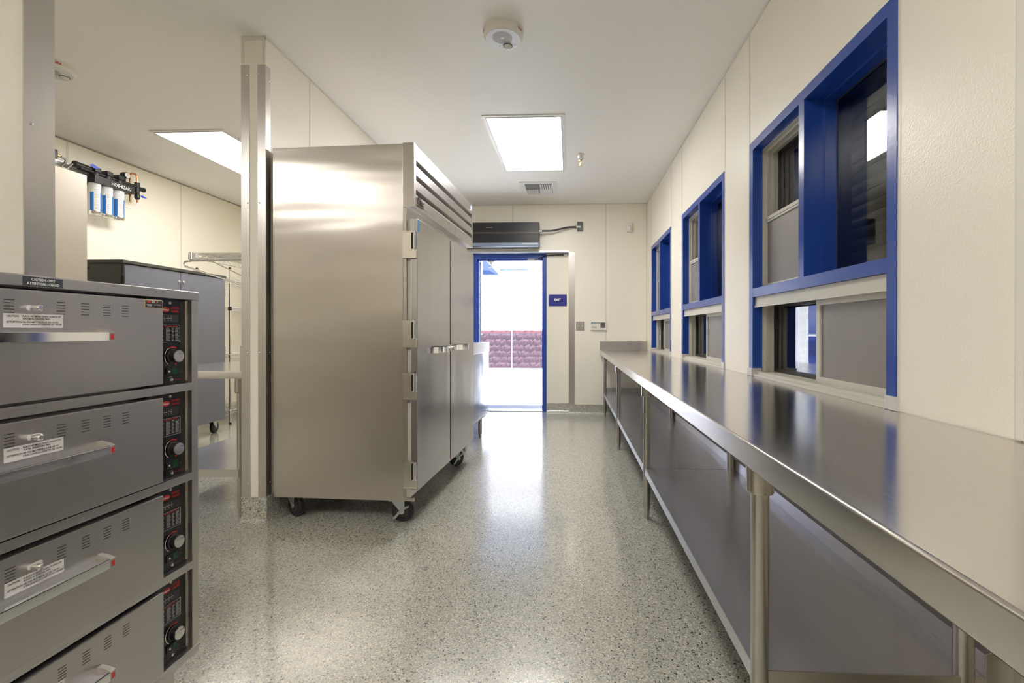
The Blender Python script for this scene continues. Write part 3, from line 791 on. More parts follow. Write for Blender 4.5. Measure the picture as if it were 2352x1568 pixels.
# exit sign
t = thing('exit_sign', 'small dark blue sign reading EXIT beside the doorway', 'sign', (-.161, YR - .004, 1.41))
m = MB().box(-.283, -.039, YR - .008, YR - .0045, 1.411, 1.568, bev=.001); m.build('sign_plate', M_SIGN, t)
m = MB().text('EXIT', (-.161, YR - .0086, 1.482), (1, 0, 0), (0, 0, 1), .030, center=True, bold=.05); m.build('lettering', plain('sign_white', (.95, .95, .95), .5), t)
for x in (-.272, -.050):
    for z in (1.424, 1.555): MB().cyl((x, YR - .008, z), (x, YR - .0095, z), .004, n=10).build('screw', M_SCREW, t)
# door contact with armoured cable
t = thing('door_contact', 'grey magnetic door contact with black armoured cable under the door head', 'door contact', (-.50, YR, 2.02))
MB().box(-.562, -.470, YR - .035, YR - .013, 2.018, 2.045, bev=.002).build('contact_body', plain('contact_grey', (.33, .33, .32), .5), t)
m = MB().tube([(-.47, YR - .03, 2.030), (-.43, YR - .035, 2.030), (-.39, YR - .04, 2.045), (-.35, YR - .04, 2.075), (-.30, YR - .035, 2.085), (-.18, YR - .03, 2.090), (-.075, YR - .03, 2.092)], .0075, 10, smooth=2); m.build('armoured_cable', M_BLACK, t)
MB().box(-.078, -.035, YR - .045, YR - .005, 2.080, 2.105, bev=.002).build('cable_clamp', M_ZINC, t)

# ------------------------------------------------------------------ casters
def caster(parent, x, y, rz, rw=.0625, top=.130, brake=True, ww=.032):
    """local coords of parent; wheel axis at angle rz"""
    c, s = cos(rz), sin(rz)
    def T(m):
        m.v = [(x + a * c - b * s, y + a * s + b * c, z) for a, b, z in m.v]; return m
    # wheel axis along local y
    w = T(MB().lathe([(rw - .006, -ww / 2), (rw, -ww / 2 + .006), (rw, ww / 2 - .006), (rw - .006, ww / 2), (rw * .62, ww / 2), (rw * .60, ww / 2 - .004), (rw * .3, ww / 2 - .004)], (.028, 0, rw), 'y', 28))
    wo = w.build('wheel', M_RUB, parent, world=False)
    T(MB().cyl((.028, -ww / 2 - .001, rw), (.028, ww / 2 + .001, rw), rw * .55, n=20)).build('hub', M_HUB, wo, world=False)
    m = MB().box(-.045, .045, -.035, .035, top - .006, top - .0005)
    for sg in (-1, 1):
        yy = sg * (ww / 2 + .005)
        m.prism([(-.035, top - .006), (.040, top - .006), (.040, rw + .005), (.028, rw - .012), (.018, rw - .004)], 'y', yy - .0015, yy + .0015)
    m.cyl((.028, -ww / 2 - .010, rw), (.028, ww / 2 + .010, rw), .009, n=12)
    br = T(m).build('caster_fork', M_ZINC, parent, world=False)
    if brake:
        yy = -(ww / 2 + .012)
        b = MB().prism([(-.018, rw - .040), (-.006, rw - .036), (.030, rw + .006), (.068, rw + .026), (.064, rw + .036), (.030, rw + .018), (.014, rw + .008), (-.022, rw - .034)], 'y', yy - .004, yy)
        b.cyl((.028, yy - .006, rw), (.028, yy + .002, rw), .014, n=14)
        T(b).build('brake_lever', M_ZINC, br, world=False)

# ------------------------------------------------------------------ refrigerator
fr = thing('refrigerator', 'tall two-door stainless reach-in refrigerator on casters beside the partition', 'refrigerator', (-.925, 2.566, 0), R(-2.6))
FW, FD = 1.285, .765
def F(m, name, mat, parent=fr): return m.build(name, mat, parent, world=False)
F(MB().box(-FD, 0, 0, FW, .132, 2.118, bev=.002), 'cabinet_body', M_FR_SIDE)
F(MB().box(0, .018, .004, FW - .004, .132, 1.765), 'front_frame', M_ST_V)
F(MB().box(.0, .062, .0, .010, .132, .150), 'bottom_flange', M_ST_V)
hp_ = [(0, 2.122), (.060, 2.122), (.064, 2.118), (.064, 2.036), (.030, 2.036), (.058, 2.008), (.062, 2.004), (.062, 1.954), (.030, 1.954), (.058, 1.927), (.062, 1.923), (.062, 1.872), (.030, 1.872), (.058, 1.844), (.062, 1.840), (.064, 1.766), (0, 1.766)]
hd = F(MB().prism(hp_, 'y', .030, FW - .028), 'louvred_header', M_ST_Y)
for (a, b) in ((-.001, .030), (FW - .028, FW + .001)): F(MB().box(0, .0645, a, b, 1.765, 2.1225, bev=.001), 'header_end_cap', M_ST_V, hd)
m = MB().text('True', (.0655, .045, 1.800), (0, 1, 0), (0, 0, 1), .034, bold=.035, depth=.006, shear=.2).box(.0655, .070, .040, .140, 1.786, 1.791)
F(m, 'script_badge', plain('badge_metal', (.25, .24, .23), .25, 1.0), hd)
F(MB().box(.064, .072, 1.185, 1.235, 2.060, 2.098, bev=.002), 'thermometer', M_CHROME, hd)
F(MB().box(.072, .073, 1.192, 1.226, 2.066, 2.092), 'display', M_LCD, hd)
F(MB().box(.0650, .0655, .79, .86, 1.785, 1.835), 'rating_plate', M_ST_X, hd)
def fdoor(y0, y1, hy0, hy1, sgn):
    dr = F(MB().box(.038, .078, y0, y1, .190, 1.705, bev=.003), 'door', M_FR_DOOR)
    F(MB().box(.019, .038, y0 + .006, y1 - .006, .198, 1.697).box(.027, .029, y0 + .0045, y1 - .0045, .198, 1.697, mi=1), 'gasket', [M_GASKET, M_GREYP], dr)
    n = 10; pts = []
    L = hy1 - hy0
    for k in range(n + 1):
        u = k / n; pts.append((.080 + .052 * sin(pi * min(1, u * 1.08) ** .8) if u < 1 else .081, hy0 + L * u, .962))
    if sgn < 0: pts = [(p[0], hy0 + hy1 - p[1], p[2]) for p in pts]
    h = F(MB().ribbon(pts, .036, .006), 'handle', M_CHROME, dr)
    ye = hy1 + .012 if sgn > 0 else hy0 - .012
    F(MB().lathe([(.010, .078), (.010, .088), (.006, .093)], (0, ye, .962), 'x', 12), 'lock_button', M_CHROME, dr)
    return dr
d1 = fdoor(.012, .618, .24, .575, 1)
d2 = fdoor(.640, 1.268, .685, 1.02, -1)
F(MB().box(.078, .086, .596, .612, .940, .985, bev=.002), 'latch_plate', M_CHROME, d1)
F(MB().box(.0782, .0788, .016, .050, 1.635, 1.700), 'energy_sticker', M_LITEBL, d1)
for z in (1.482, .988, .696, .204):
    h = F(MB().box(.001, .060, -.006, .002, z, z + .150).box(.001, .078, -.010, -.002, z, z + .006).box(.001, .078, -.010, -.002, z + .144, z + .150).box(.060, .076, -.006, .010, z + .0, z + .05), 'hinge', M_HINGE)
    F(MB().cyl((.070, -.008, z + .048), (.070, -.008, z + .150), .009, n=14), 'hinge_barrel', M_CHROME, h)
    F(MB().box(.050, .059, -.0075, -.006, z + .05, z + .14), 'hinge_slot', M_DARK, h)
for (x, y, a, b) in ((-.05, .050, R(8), True), (-.05, 1.13, R(52), True), (-.70, .085, R(-25), False), (-.70, 1.17, R(10), False)): caster(fr, x, y, a, brake=b)

# ------------------------------------------------------------------ counter beyond the refrigerator
t = thing('steel_counter', 'low stainless steel counter on legs between refrigerator and doorway', 'counter', (-1.25, 4.4, 0))
X1 = -.872; Y0, Y1 = 4.05, 4.93
MB().box(-1.66, X1 - .012, Y0 + .02, Y1 - .02, .215, .87, bev=.003).build('counter_body', M_FR_DOOR, t)
MB().box(X1 - .012, X1, Y0, Y1, .862, .965, bev=.003).build('upper_apron', M_ST_Y, t)
MB().box(X1 - .016, X1 - .004, Y0 + .01, Y1 - .01, .235, .862, bev=.002).build('side_panel', steel('polished_panel', (.40, .41, .46), .14, 'z', wav=.006), t)
MB().box(-1.68, X1 - .012, Y0, Y1, .925, .962, bev=.003).build('counter_top', M_ST_Y, t)
MB().box(-1.66, X1 - .03, Y0 + .03, Y1 - .06, .195, .215).build('base_rail', plain('blue_grey_rail', (.20, .22, .30), .4, .6), t)
for (x, y) in ((X1 - .06, 4.20), (X1 - .055, 4.74), (-1.6, 4.20), (-1.6, 4.74)):
    MB().cyl((x, y, .195), (x, y, .04), .020, n=14).cyl((x, y, .04), (x, y, .0), .015, n=12).build('leg', M_TUBE, t)
t.rotation_euler.z = R(-3.0)
t2 = thing('steel_tray', 'small stack of thin steel trays on the low counter in front of the doorway', 'tray', (-1.1, 4.4, .965))
for k in range(2): MB().box(-1.62, -.91 - k * .01, 4.10, 4.45, .9655 + k * .013, .9705 + k * .013, bev=.002).build('tray_sheet', M_CHROME, t2)

t2.rotation_euler.z = R(-3.0)

# ------------------------------------------------------------------ work tables
def leg(parent, x, y, zt, name='leg'):
    o = MB().cyl((x, y, .055), (x, y, zt), .0205, n=24).build(name, M_TUBE, parent)
    MB().lathe([(.030, zt - .085), (.031, zt - .080), (.031, zt - .004), (.034, zt)], (x, y, 0), 'z', 24).build('socket', M_TUBE, o)
    MB().lathe([(.013, .0005), (.0155, .004), (.0155, .052), (.0195, .055)], (x, y, 0), 'z', 18).build('foot', M_TUBE, o)
    return o
HT = .832
def top_profile(xe, xw, z, back=None):
    r = .006; p = []
    p.append((xe + .0, z - .057 + .004)); p.append((xe + .0, z - r))
    for k in range(1, 6):
        a = k * pi / 12; p.append((xe + r - r * cos(a), z - r + r * sin(a)))
    p += [(xe + r, z), (xw, z), (xw, z - .028), (xe + .020, z - .028), (xe + .020, z - .057), (xe + .004, z - .057)]
    return p
XE = .392
# near section
t = thing('work_table', 'near stainless work table along the windows, running out of frame at right', 'table', (.7, 1.9, 0))
MB().prism(top_profile(XE, XW - .004, HT), 'y', -.75, 2.583).build('table_top', M_TOP, t)
legx, rx = .445, .925
for y in (1.115,): leg(t, legx, y, HT - .045); leg(t, rx - .02, y, HT - .045)
leg(t, legx, -.45, HT - .045); leg(t, rx, -.45, HT - .045)
def shelf(t, y0, y1, z=.291):
    sh = MB().box(legx - .01, rx + .02, y0, y1, z - .006, z).build('under_shelf', M_SHELF, t)
    MB().box(legx - .014, legx - .010, y0, y1, z - .038, z + .0005).build('front_lip', M_GALV, sh)
    MB().prism([(rx + .018, z - .001), (rx + .020, z + .050), (rx + .040, z + .060), (rx + .040, z + .056), (rx + .024, z + .048), (rx + .022, z - .006)], 'y', y0, y1).build('rear_upstand', M_GALV if False else M_ST_Y, sh)
    return sh
sh = shelf(t, 1.105, 2.700)
MB().box(legx - .014, rx + .02, 1.101, 1.105, .291 - .040, .2915).build('end_lip', M_ST_X, sh)
# far section
t = thing('work_table', 'far stainless work table under the windows, ending with a splash at the back wall', 'table', (.7, 4.3, 0))
MB().prism(top_profile(XE, XW - .004, HT), 'y', 2.587, 6.125).build('table_top', M_TOP, t)
MB().box(XE, XW - .004, 6.108, 6.132, HT - .04, .948, bev=.003).build('end_splash', M_ST_X, t)
for y in (2.725, 4.285, 5.93): leg(t, legx, y, HT - .045); leg(t, rx - (.0 if y < 5 else .0) , y + .01, HT - .045)
sh = shelf(t, 2.704, 6.09)
MB().box(legx - .01, rx + .02, 6.086, 6.09, .291, .345).build('end_upstand', M_ST_X, sh)
# left table behind the partition
t = thing('work_table', 'stainless work table with side splash behind the partition at left', 'table', (-2.2, 3.1, 0))
tx0, tx1, ty0, ty1, tz = -2.56, XP2 - .006, 2.585, 3.85, .848
m = MB().box(tx0, tx1, ty0, ty1, tz - .042, tz, bev=.006)
m.build('table_top', M_TOP, t)
MB().box(tx1 - .016, tx1, ty0, ty1, tz, .995, bev=.003).build('side_splash', M_ST_Y, t)
for (x, y) in ((tx1 - .045, 2.635), (tx0 + .05, 2.635), (tx1 - .045, 3.80), (tx0 + .05, 3.80)): leg(t, x, y, tz - .042)
sh = MB().box(tx0 + .03, tx1 - .045, 2.615, 3.82, .272, .280).build('under_shelf', M_SHELF, t)
MB().box(tx0 + .03, tx1 - .045, 2.611, 2.615, .238, .2805).build('front_lip', M_ST_X, sh)
MB().box(tx1 - .049, tx1 - .045, 2.66, 3.82, .24, .28).build('side_lip', M_ST_Y, sh)

# ------------------------------------------------------------------ wall-mounted wire shelf behind the partition
def wire_mat(m, x0, x1, y0, y1, z, along='x', n=22, truss=.032, mi=0):
    """chrome wire shelf: two perimeter wires with zig-zag truss, cross wires"""
    for zz in (z, z - truss):
        m.tube([(x0, y0, zz), (x1, y0, zz), (x1, y1, zz), (x0, y1, zz), (x0, y0, zz)], .0032, 6, mi)
    def zig(p, q, k):
        pts = []
        for i in range(k + 1):
            u = i / k; pts.append((p[0] + (q[0] - p[0]) * u, p[1] + (q[1] - p[1]) * u, z - (truss if i % 2 else 0)))
        m.tube(pts, .002, 5, mi)
    zig((x0, y0), (x1, y0), 10); zig((x1, y0), (x1, y1), 18); zig((x1, y1), (x0, y1), 10); zig((x0, y1), (x0, y0), 18)
    if along == 'x':
        k = int((y1 - y0) / .025)
        for i in range(1, k): y = y0 + (y1 - y0) * i / k; m.tube([(x0, y, z + .003), (x1, y, z + .003)], .0016, 5, mi)
        for xx in (x0 + (x1 - x0) / 3, x0 + 2 * (x1 - x0) / 3): m.tube([(xx, y0, z - truss), (xx, y1, z - truss)], .003, 5, mi)
    else:
        k = int((x1 - x0) / .025)
        for i in range(1, k): x = x0 + (x1 - x0) * i / k; m.tube([(x, y0, z + .003), (x, y1, z + .003)], .0016, 5, mi)
    return m
t = thing('wire_wall_shelf', 'chrome wire shelf with slanting brace, mounted on the left side of the partition', 'shelf', (-2.15, 3.4, 1.5))
sx0, sx1, sy0, sy1, sz = -2.50, XP2 - .035, 3.0, 3.95, 1.592
wire_mat(MB(), sx0, sx1, sy0, sy1, sz).build('wire_deck', M_CHROME, t)
for (x, y) in ((sx0, sy0), (-2.14, sy0), (sx0, sy1)):
    MB().lathe([(.017, sz - .042), (.020, sz - .040), (.017, sz + .006), (.015, sz + .008)], (x, y, 0), 'z', 16).build('corner_sleeve', M_CHROME, t)
for y in (sy0, sy1):
    MB().tube([(sx0 + .01, y - .012, sz - .052), (sx0 - .035, y - .012, sz - .055), (sx0 - .045, y - .012, sz - .075), (sx0 - .03, y - .012, sz - .09), (XP2 - .01, y - .012, sz - .30)], .006, 8, smooth=1).build('brace_rod', M_CHROME, t)
    MB().tube([(sx0 + .14, y - .012, sz - .05), (XP2 - .01, y - .012, sz - .29)], .0035, 8).build('brace_rod', M_CHROME, t)
    MB().box(XP2 - .018, XP2 - .001, y - .03, y + .01, sz - .34, sz + .02).build('wall_bracket', M_CHROME, t)
    MB().tube([(sx0, y - .012, sz - .05), (XP2 - .01, y - .012, sz - .05)], .006, 8).build('bracket_arm', M_CHROME, t)

# ------------------------------------------------------------------ wire shelving unit in the far left corner
t = thing('wire_shelving_unit', 'tall chrome wire shelving unit in the far left corner behind the grey cabinet', 'shelving', (-4.1, 5.65, 0))
bx0, bx1, by0, by1 = -4.33, -3.935, 5.27, 6.08
for (x, y) in ((bx0, by0), (bx1, by0), (bx0, by1), (bx1, by1)):
    p = MB().cyl((x, y, .02), (x, y, 1.80), .0127, n=14).build('post', M_CHROME, t)
    MB().lathe([(.0135, 1.80), (.0135, 1.812), (.008, 1.816)], (x, y, 0), 'z', 12).build('post_cap', M_BLACK, p)
    g = MB()
    for k in range(64): g.cyl((x, y, .12 + k * .0254), (x, y, .1225 + k * .0254), .01295, n=10)
    g.build('grooves', M_INK, p)
    MB().cyl((x, y, .0005), (x, y, .02), .014, n=12).build('foot', M_BLACK, p)
for z in (1.70, 1.355, .805, .16):
    d_ = wire_mat(MB(), bx0, bx1, by0, by1, z).build('wire_deck', M_CHROME, t)
    for (x, y) in ((bx1, by0), (bx1, by1)): MB().lathe([(.0135, z + .006), (.019, z), (.019, z - .035), (.0135, z - .04)], (x, y, 0), 'z', 12).build('sleeve', M_CHROME if z != 1.355 else M_BLACK, d_)

# ------------------------------------------------------------------ grey rolling cabinet
t = thing('rolling_cabinet', 'dark grey laminate two-door cabinet on casters by the left wall', 'cabinet', (-3.95, 4.28, 0))
cx0, cx1, cy0, cy1 = -4.30, -3.70, 3.715, 4.855
MB().box(cx0, cx1, cy0, cy1, .135, 1.640, bev=.002).build('cabinet_body', M_GREY_SHADE, t)
MB().box(cx0 - .008, cx1 + .028, cy0 - .012, cy1 + .012, 1.640, 1.667, bev=.003).build('cabinet_top', M_GREY_SHADE, t)
for (a, b, ky, hy) in ((cy0 + .012, 4.283, 4.262, cy0), (4.289, cy1 - .002, 4.312, cy1)):
    dr = MB().box(cx1 + .001, cx1 + .020, a, b, .140, 1.634, bev=.0015).build('door', M_GREY_LIT, t)
    MB().lathe([(.006, cx1 + .020), (.006, cx1 + .026), (.012, cx1 + .029), (.009, cx1 + .034)], (0, ky, 1.545), 'x', 14).build('knob', M_CHROME, dr)
    for z in (1.45, .83, .26):
        y = a - .010 if hy == cy0 else b + .001
        MB().box(cx1 - .004, cx1 + .016, y, y + .010, z, z + .085).build('hinge', M_BLACK, dr)
MB().cyl((-3.98, cy0 - .001, 1.60), (-3.98, cy0 - .004, 1.60), .010, n=12).build('lock_cylinder', M_BLACK, t)
for (x, y, a) in ((-.0 + .19, .50, R(100)), (.19, -.48, R(80)), (-.28, .50, R(90)), (-.28, -.48, R(90))): caster(t, x, y, a, rw=.0635, top=.135, brake=False, ww=.030)

# ------------------------------------------------------------------ ice machine cabinet
t = thing('ice_machine', 'tall plain stainless cabinet at left behind the wide corner guard', 'ice machine', (-3.95, 2.9, 0))
MB().box(-4.32, -3.60, 2.45, 3.352, .15, 2.238, bev=.003).build('cabinet_body', steel('satin_cabinet', (.50, .46, .41), .55, 'z', wav=.001), t)
MB().box(-3.60, -3.585, 2.46, 2.99, 1.15, 1.62, bev=.003).build('bin_door', M_ST_V, t)
for (x, y) in ((-4.27, 2.5), (-3.65, 2.5), (-4.27, 3.3), (-3.65, 3.3)): MB().cyl((x, y, 0), (x, y, .15), .022, n=14).build('leg', M_TUBE, t)

# ------------------------------------------------------------------ water filters
def cartridge(parent, y, xc=-4.262, zt=2.425, zb=2.118, r=.043):
    o = MB().lathe([(.030, zt + .02), (r, zt + .005), (r, zb + .035)], (xc, y, 0), 'z', 28).build('filter_cartridge', M_OFFW, parent)
    # blue label bands left and right of a white text panel, lower two thirds
    for (a0, a1) in ((R(-88), R(-52)), (R(12), R(70))):
        vs = []; n = 8
        for zz in (zb + .036, zb + .20):
            for k in range(n + 1):
                a = a0 + (a1 - a0) * k / n; vs.append((xc + (r + .0006) * cos(a), y + (r + .0006) * sin(a), zz))
        MB().add(vs, [(k, k + 1, n + 2 + k, n + 1 + k) for k in range(n)]).build('blue_label', M_BLUEL, o)
    m = MB()
    for k in range(16):
        z = zb + .05 + k * .0145; a0 = R(-40 + (k % 3) * 3); a1 = R(2 - (k % 4) * 3)
        vs = []
        for zz in (z, z + .0035):
            for q in range(5):
                a = a0 + (a1 - a0) * q / 4; vs.append((xc + (r + .0007) * cos(a), y + (r + .0007) * sin(a), zz))
        m.add(vs, [(q, q + 1, q + 6, q + 5) for q in range(4)])
    m.build('label_print', M_GREYP, o)
    MB().lathe([(r, zb + .036), (r + .002, zb + .032), (r + .002, zb + .006), (r - .008, zb)], (xc, y, 0), 'z', 28).build('cartridge_cup', M_CHROME, o)
t = thing('water_filter', 'three-cartridge water filter with blue and white labels on the left wall', 'water filter', (-4.3, 4.2, 2.4))
for zz in (2.52, 2.44): MB().box(XL + .001, XL + .022, 3.70, 4.36, zz - .014, zz + .014).build('wall_rail', M_GALV, t)
MB().prism([(-4.350, 2.40), (-4.210, 2.40), (-4.206, 2.465), (-4.214, 2.470), (-4.350, 2.470)], 'y', 3.985, 4.365).build('filter_bracket', M_BLACK, t)
m = MB().text('HOSHIZAKI', (-4.2035, 4.135, 2.418), (0, 1, 0), (0, 0, 1), .030, width=.19, bold=.02); m.build('lettering', M_WHITEP, t)
for y in (4.035, 4.145, 4.255):
    cartridge(t, y)
    MB().lathe([(.034, 2.47), (.036, 2.49), (.028, 2.52), (.020, 2.53)], (-4.262, y, 0), 'z', 18).box(-4.30, -4.225, y - .028, y + .028, 2.505, 2.545, bev=.004).build('filter_head', M_BLACK, t)
MB().cyl((-4.262, 3.90, 2.500), (-4.262, 4.46, 2.492), .020, n=16).build('manifold_pipe', M_BLACK, t)
MB().cyl((-4.262, 3.86, 2.520), (-4.262, 3.99, 2.515), .026, n=14).build('inlet_valve', M_BLACK, t)
MB().prism([(3.955, 2.545), (3.985, 2.560), (4.05, 2.535), (3.99, 2.525)], 'x', -4.228, -4.222).build('blue_lever', M_BLUEP, t)
g = MB().cyl((-4.262, 4.325, 2.50), (-4.262, 4.325, 2.545), .007, n=10).cyl((-4.285, 4.325, 2.572), (-4.238, 4.325, 2.572), .030, n=24).build('pressure_gauge', M_BLACK, t)
MB().cyl((-4.238, 4.325, 2.572), (-4.236, 4.325, 2.572), .026, n=24).box(-4.2358, -4.235, 4.324, 4.326, 2.568, 2.592, mi=1).build('dial_face', [M_OFFW, M_INK], g)
MB().tube([(-4.262, 4.378, 2.33), (-4.262, 4.378, 2.59), (-4.262, 4.384, 2.612), (-4.262, 4.40, 2.618), (-4.262, 4.425, 2.618), (-4.262, 4.441, 2.612), (-4.262, 4.447, 2.59), (-4.262, 4.447, 2.52)], .0095, 12).build('copper_loop', M_COPPER, t)
MB().cyl((-4.262, 4.447, 2.54), (-4.262, 4.447, 2.44), .022, n=14).cyl((-4.262, 4.40, 2.49), (-4.262, 4.51, 2.488), .019, n=14).cyl((-4.262, 4.50, 2.488), (-4.262, 4.525, 2.488), .023, n=8).build('valve_tee', M_BLACK, t)
MB().lathe([(.015, 2.44), (.024, 2.425), (.024, 2.39), (.014, 2.375)], (-4.262, 4.449, 0), 'z', 14).build('valve_body', M_BLACK, t)
MB().prism([(4.455, 2.412), (4.475, 2.422), (4.525, 2.405), (4.475, 2.398)], 'x', -4.236, -4.230).build('blue_lever', M_BLUEP, t)
MB().cyl((-4.262, 4.449, 2.376), (-4.262, 4.449, 2.345), .008, n=10).build('copper_stub', M_COPPER, t)
MB().tube([(-4.262, 4.449, 2.345), (-4.262, 4.44, 2.30), (-4.262, 4.40, 2.27), (-4.262, 4.34, 2.265)], .005, 8, smooth=2).build('clear_tube', M_OFFW, t)
t = thing('water_filter', 'second filter head partly hidden above the tall stainless cabinet', 'water filter', (-4.28, 3.62, 2.35))
MB().box(-4.32, -4.22, 3.52, 3.70, 2.50, 2.575, bev=.008).build('filter_head', M_BLACK, t)
MB().lathe([(.045, 2.50), (.048, 2.49), (.048, 2.30), (.03, 2.26)], (-4.27, 3.62, 0), 'z', 24).build('filter_cartridge', M_OFFW, t)
MB().box(-4.36, -4.32, 3.55, 3.68, 2.35, 2.55).build('bracket', M_GALV, t)
MB().cyl((-4.26, 3.70, 2.545), (-4.26, 3.74, 2.54), .014, n=10).build('hose_nut', M_BRASS, t)
t = thing('water_hose', 'braided grey hose joining the two water filters', 'hose', (-4.26, 3.8, 2.5))
tag(t, 'braided grey hose joining the two water filters', 'hose')
MB().tube([(-4.26, 3.755, 2.54), (-4.26, 3.80, 2.525), (-4.26, 3.775, 2.48), (-4.26, 3.75, 2.455), (-4.26, 3.80, 2.45), (-4.26, 3.82, 2.485), (-4.26, 3.845, 2.512)], .0085, 10, smooth=2).build('hose', plain('braided_hose', (.25, .24, .22), .4, .6), t)

# ------------------------------------------------------------------ drawer warmer
dw = thing('drawer_warmer', 'stainless four-drawer food warmer in the left foreground', 'drawer warmer', (-1.10, 1.342, 0))
def D(m, name, mat, parent=dw): return m.build(name, mat, parent, world=False)
WY, WD = -.76, -.57
D(MB().box(WD, -.045, WY + .012, -.012, .135, 1.165), 'cabinet_body', M_ST_V)
D(MB().box(WD - .004, .004, WY - .004, .0015, 1.167, 1.192, bev=.003), 'top_cap', M_ST_Y)
m = MB().box(-.045, 0, -.023, 0, .128, 1.167, bev=.001); D(m, 'corner_post', M_ST_V)
m = MB().box(-.045, 0, WY, WY + .023, .128, 1.167, bev=.001); D(m, 'corner_post', M_ST_V)
D(MB().box(WD, -.045, -.012, -.001, .13, 1.167).box(WD, -.045, WY, WY + .012, .13, 1.167), 'side_panel', M_ST_V)
for (a, b) in ((.906, .928), (.645, .667), (.386, .408)): D(MB().box(-.040, .001, WY + .023, -.023, a, b, bev=.001), 'cross_rail', M_ST_Y)
D(MB().box(-.045, .001, WY, 0, .130, .154, bev=.001), 'base_rail', M_ST_Y)
for (x, y) in ((-.055, -.075), (-.055, WY + .06), (WD + .06, -.075), (WD + .06, WY + .06)):
    D(MB().box(x - .024, x + .024, y - .024, y + .024, .03, .132).cyl((x, y, .0), (x, y, .03), .018, n=14), 'leg', M_ST_V)
lb = MB().box(.004, .0045, -.448, -.374, 1.1695, 1.1885)
lb.text('CAUTION - HOT', (.0049, -.411, 1.1805), (0, 1, 0), (0, 0, 1), .0052, mi=1, bold=.03, center=True, width=.044)
lb.text('ATTENTION - CHAUD', (.0049, -.411, 1.1722), (0, 1, 0), (0, 0, 1), .0052, mi=1, bold=.03, center=True, width=.060)
lab(D(lb, 'hot_warning_label', [M_DLABEL, M_WHITEP]), 'dark label reading CAUTION - HOT')
tops = [1.164, .903, .642, .383]; bots = [.934, .672, .413, .160]
for k in range(4):
    zt, zb = tops[k], bots[k]
    # recessed control panel
    px = -.018
    m = MB().box(-.045, px, -.150, -.023, zb - .005, zt + .002)
    cp = D(m, 'control_panel', M_BLKGLOSS)
    D(MB().box(px, px + .002, -.027, -.0235, zb, zt), 'edge_strip', M_ST_V, cp)
    pr = MB()
    e = .0004
    # oval logo with white script, red title
    ov = [( -.0905 + .0125 * cos(a), zt - .027 + .0072 * sin(a)) for a in [2 * pi * i / 24 for i in range(24)]]
    pr.prism(ov, 'x', px, px + e, mi=0)
    pr.text('Hatco', (px + 2 * e, -.0905, zt - .0295), (0, 1, 0), (0, 0, 1), .0048, mi=1, center=True, bold=.03, width=.019)
    pr.text('DRAWER', (px + e, -.0735, zt - .0245), (0, 1, 0), (0, 0, 1), .0060, mi=0, bold=.03, width=.026, shear=.2)
    pr.text('WARMER', (px + e, -.0735, zt - .0335), (0, 1, 0), (0, 0, 1), .0060, mi=0, bold=.03, width=.026, shear=.2)
    # chart with red heading
    cz1, cz0, cy0_, cy1_ = zt - .069, zt - .118, -.125, -.043
    pr.frame('x', px, px + e, cy0_, cy1_, cz0, cz1, .0009, mi=2)
    pr.text('RECOMMENDED SETTINGS', (px + e, (cy0_ + cy1_) / 2 + .01, cz1 - .0052), (0, 1, 0), (0, 0, 1), .0026, mi=0, center=True, bold=.03, width=.045)
    for r_ in range(11):
        z = cz1 - .010 - r_ * .0034
        for (c0, c1) in ((-.122, -.098), (-.090, -.076), (-.071, -.064), (-.059, -.047)):
            if r_ in (3,) and c0 < -.1: continue
            pr.box(px, px + e, c0, c1 - (.003 if (r_ + int(c0 * 1000)) % 3 == 0 else 0), z, z + .0013, mi=2)
    # dial scale: arc
    kc = (-.068, zt - .157)
    for (a0, a1, mi, w) in ((R(60), R(120), 0, .0030), (R(120), R(235), 1, .0018), (R(-72), R(-60), 0, .006)):
        n = 14; rr = .0270
        vs = [];
        for q in range(n + 1):
            a = a0 + (a1 - a0) * q / n
            vs += [(px + e, kc[0] + rr * cos(a), kc[1] + rr * sin(a)), (px + e, kc[0] + (rr - w) * cos(a), kc[1] + (rr - w) * sin(a))]
        pr.add(vs, [(2 * q, 2 * q + 1, 2 * q + 3, 2 * q + 2) for q in range(n)], mi)
    pr.text('TEMPERATURE', (px + e, -.078, zt - .192), (0, 1, 0), (0, 0, 1), .0026, mi=2, center=True)
    pr.text('POWER', (px + e, -.075, zb + .013), (0, 1, 0), (0, 0, 1), .0026, mi=2, center=True)
    pr.text('MILWAUKEE, WI USA', (px + e, -.062, zb + .0055), (0, 1, 0), (0, 0, 1), .0024, mi=0, width=.032)
    pr.text('ON', (px + e, -.045, zb + .027), (0, 1, 0), (0, 0, 1), .0022, mi=2)
    D(pr, 'panel_print', [M_RED, M_WHITEP, plain('chart_grey', (.42, .42, .42), .5)], cp)
    m = MB().box(px, px + .0008, -.104, -.049, zt - .063, zt - .040, mi=0).box(px, px + .0012, -.101, -.068, zt - .059, zt - .043, mi=1)
    m.box(px, px + .0014, -.100, -.070, zt - .0515, zt - .0505, mi=2)
    for q in (-.097, -.085, -.075): m.text('%d' % (1 + int((q + .1) * 100)), (px + .0016, q, zt - .048), (0, 1, 0), (0, 0, 1), .004, mi=2).text('0', (px + .0016, q, zt - .058), (0, 1, 0), (0, 0, 1), .004, mi=2)
    D(m, 'temperature_gauge', [plain('gauge_bezel', (.03, .03, .035), .3), M_BLACK, M_WHITEP], cp)
    D(MB().lathe([(.0195, px), (.0195, px + .002), (.0175, px + .004), (.0170, px + .017)], (0, kc[0], kc[1]), 'x', 28), 'dial_knob', M_BLACK, cp)
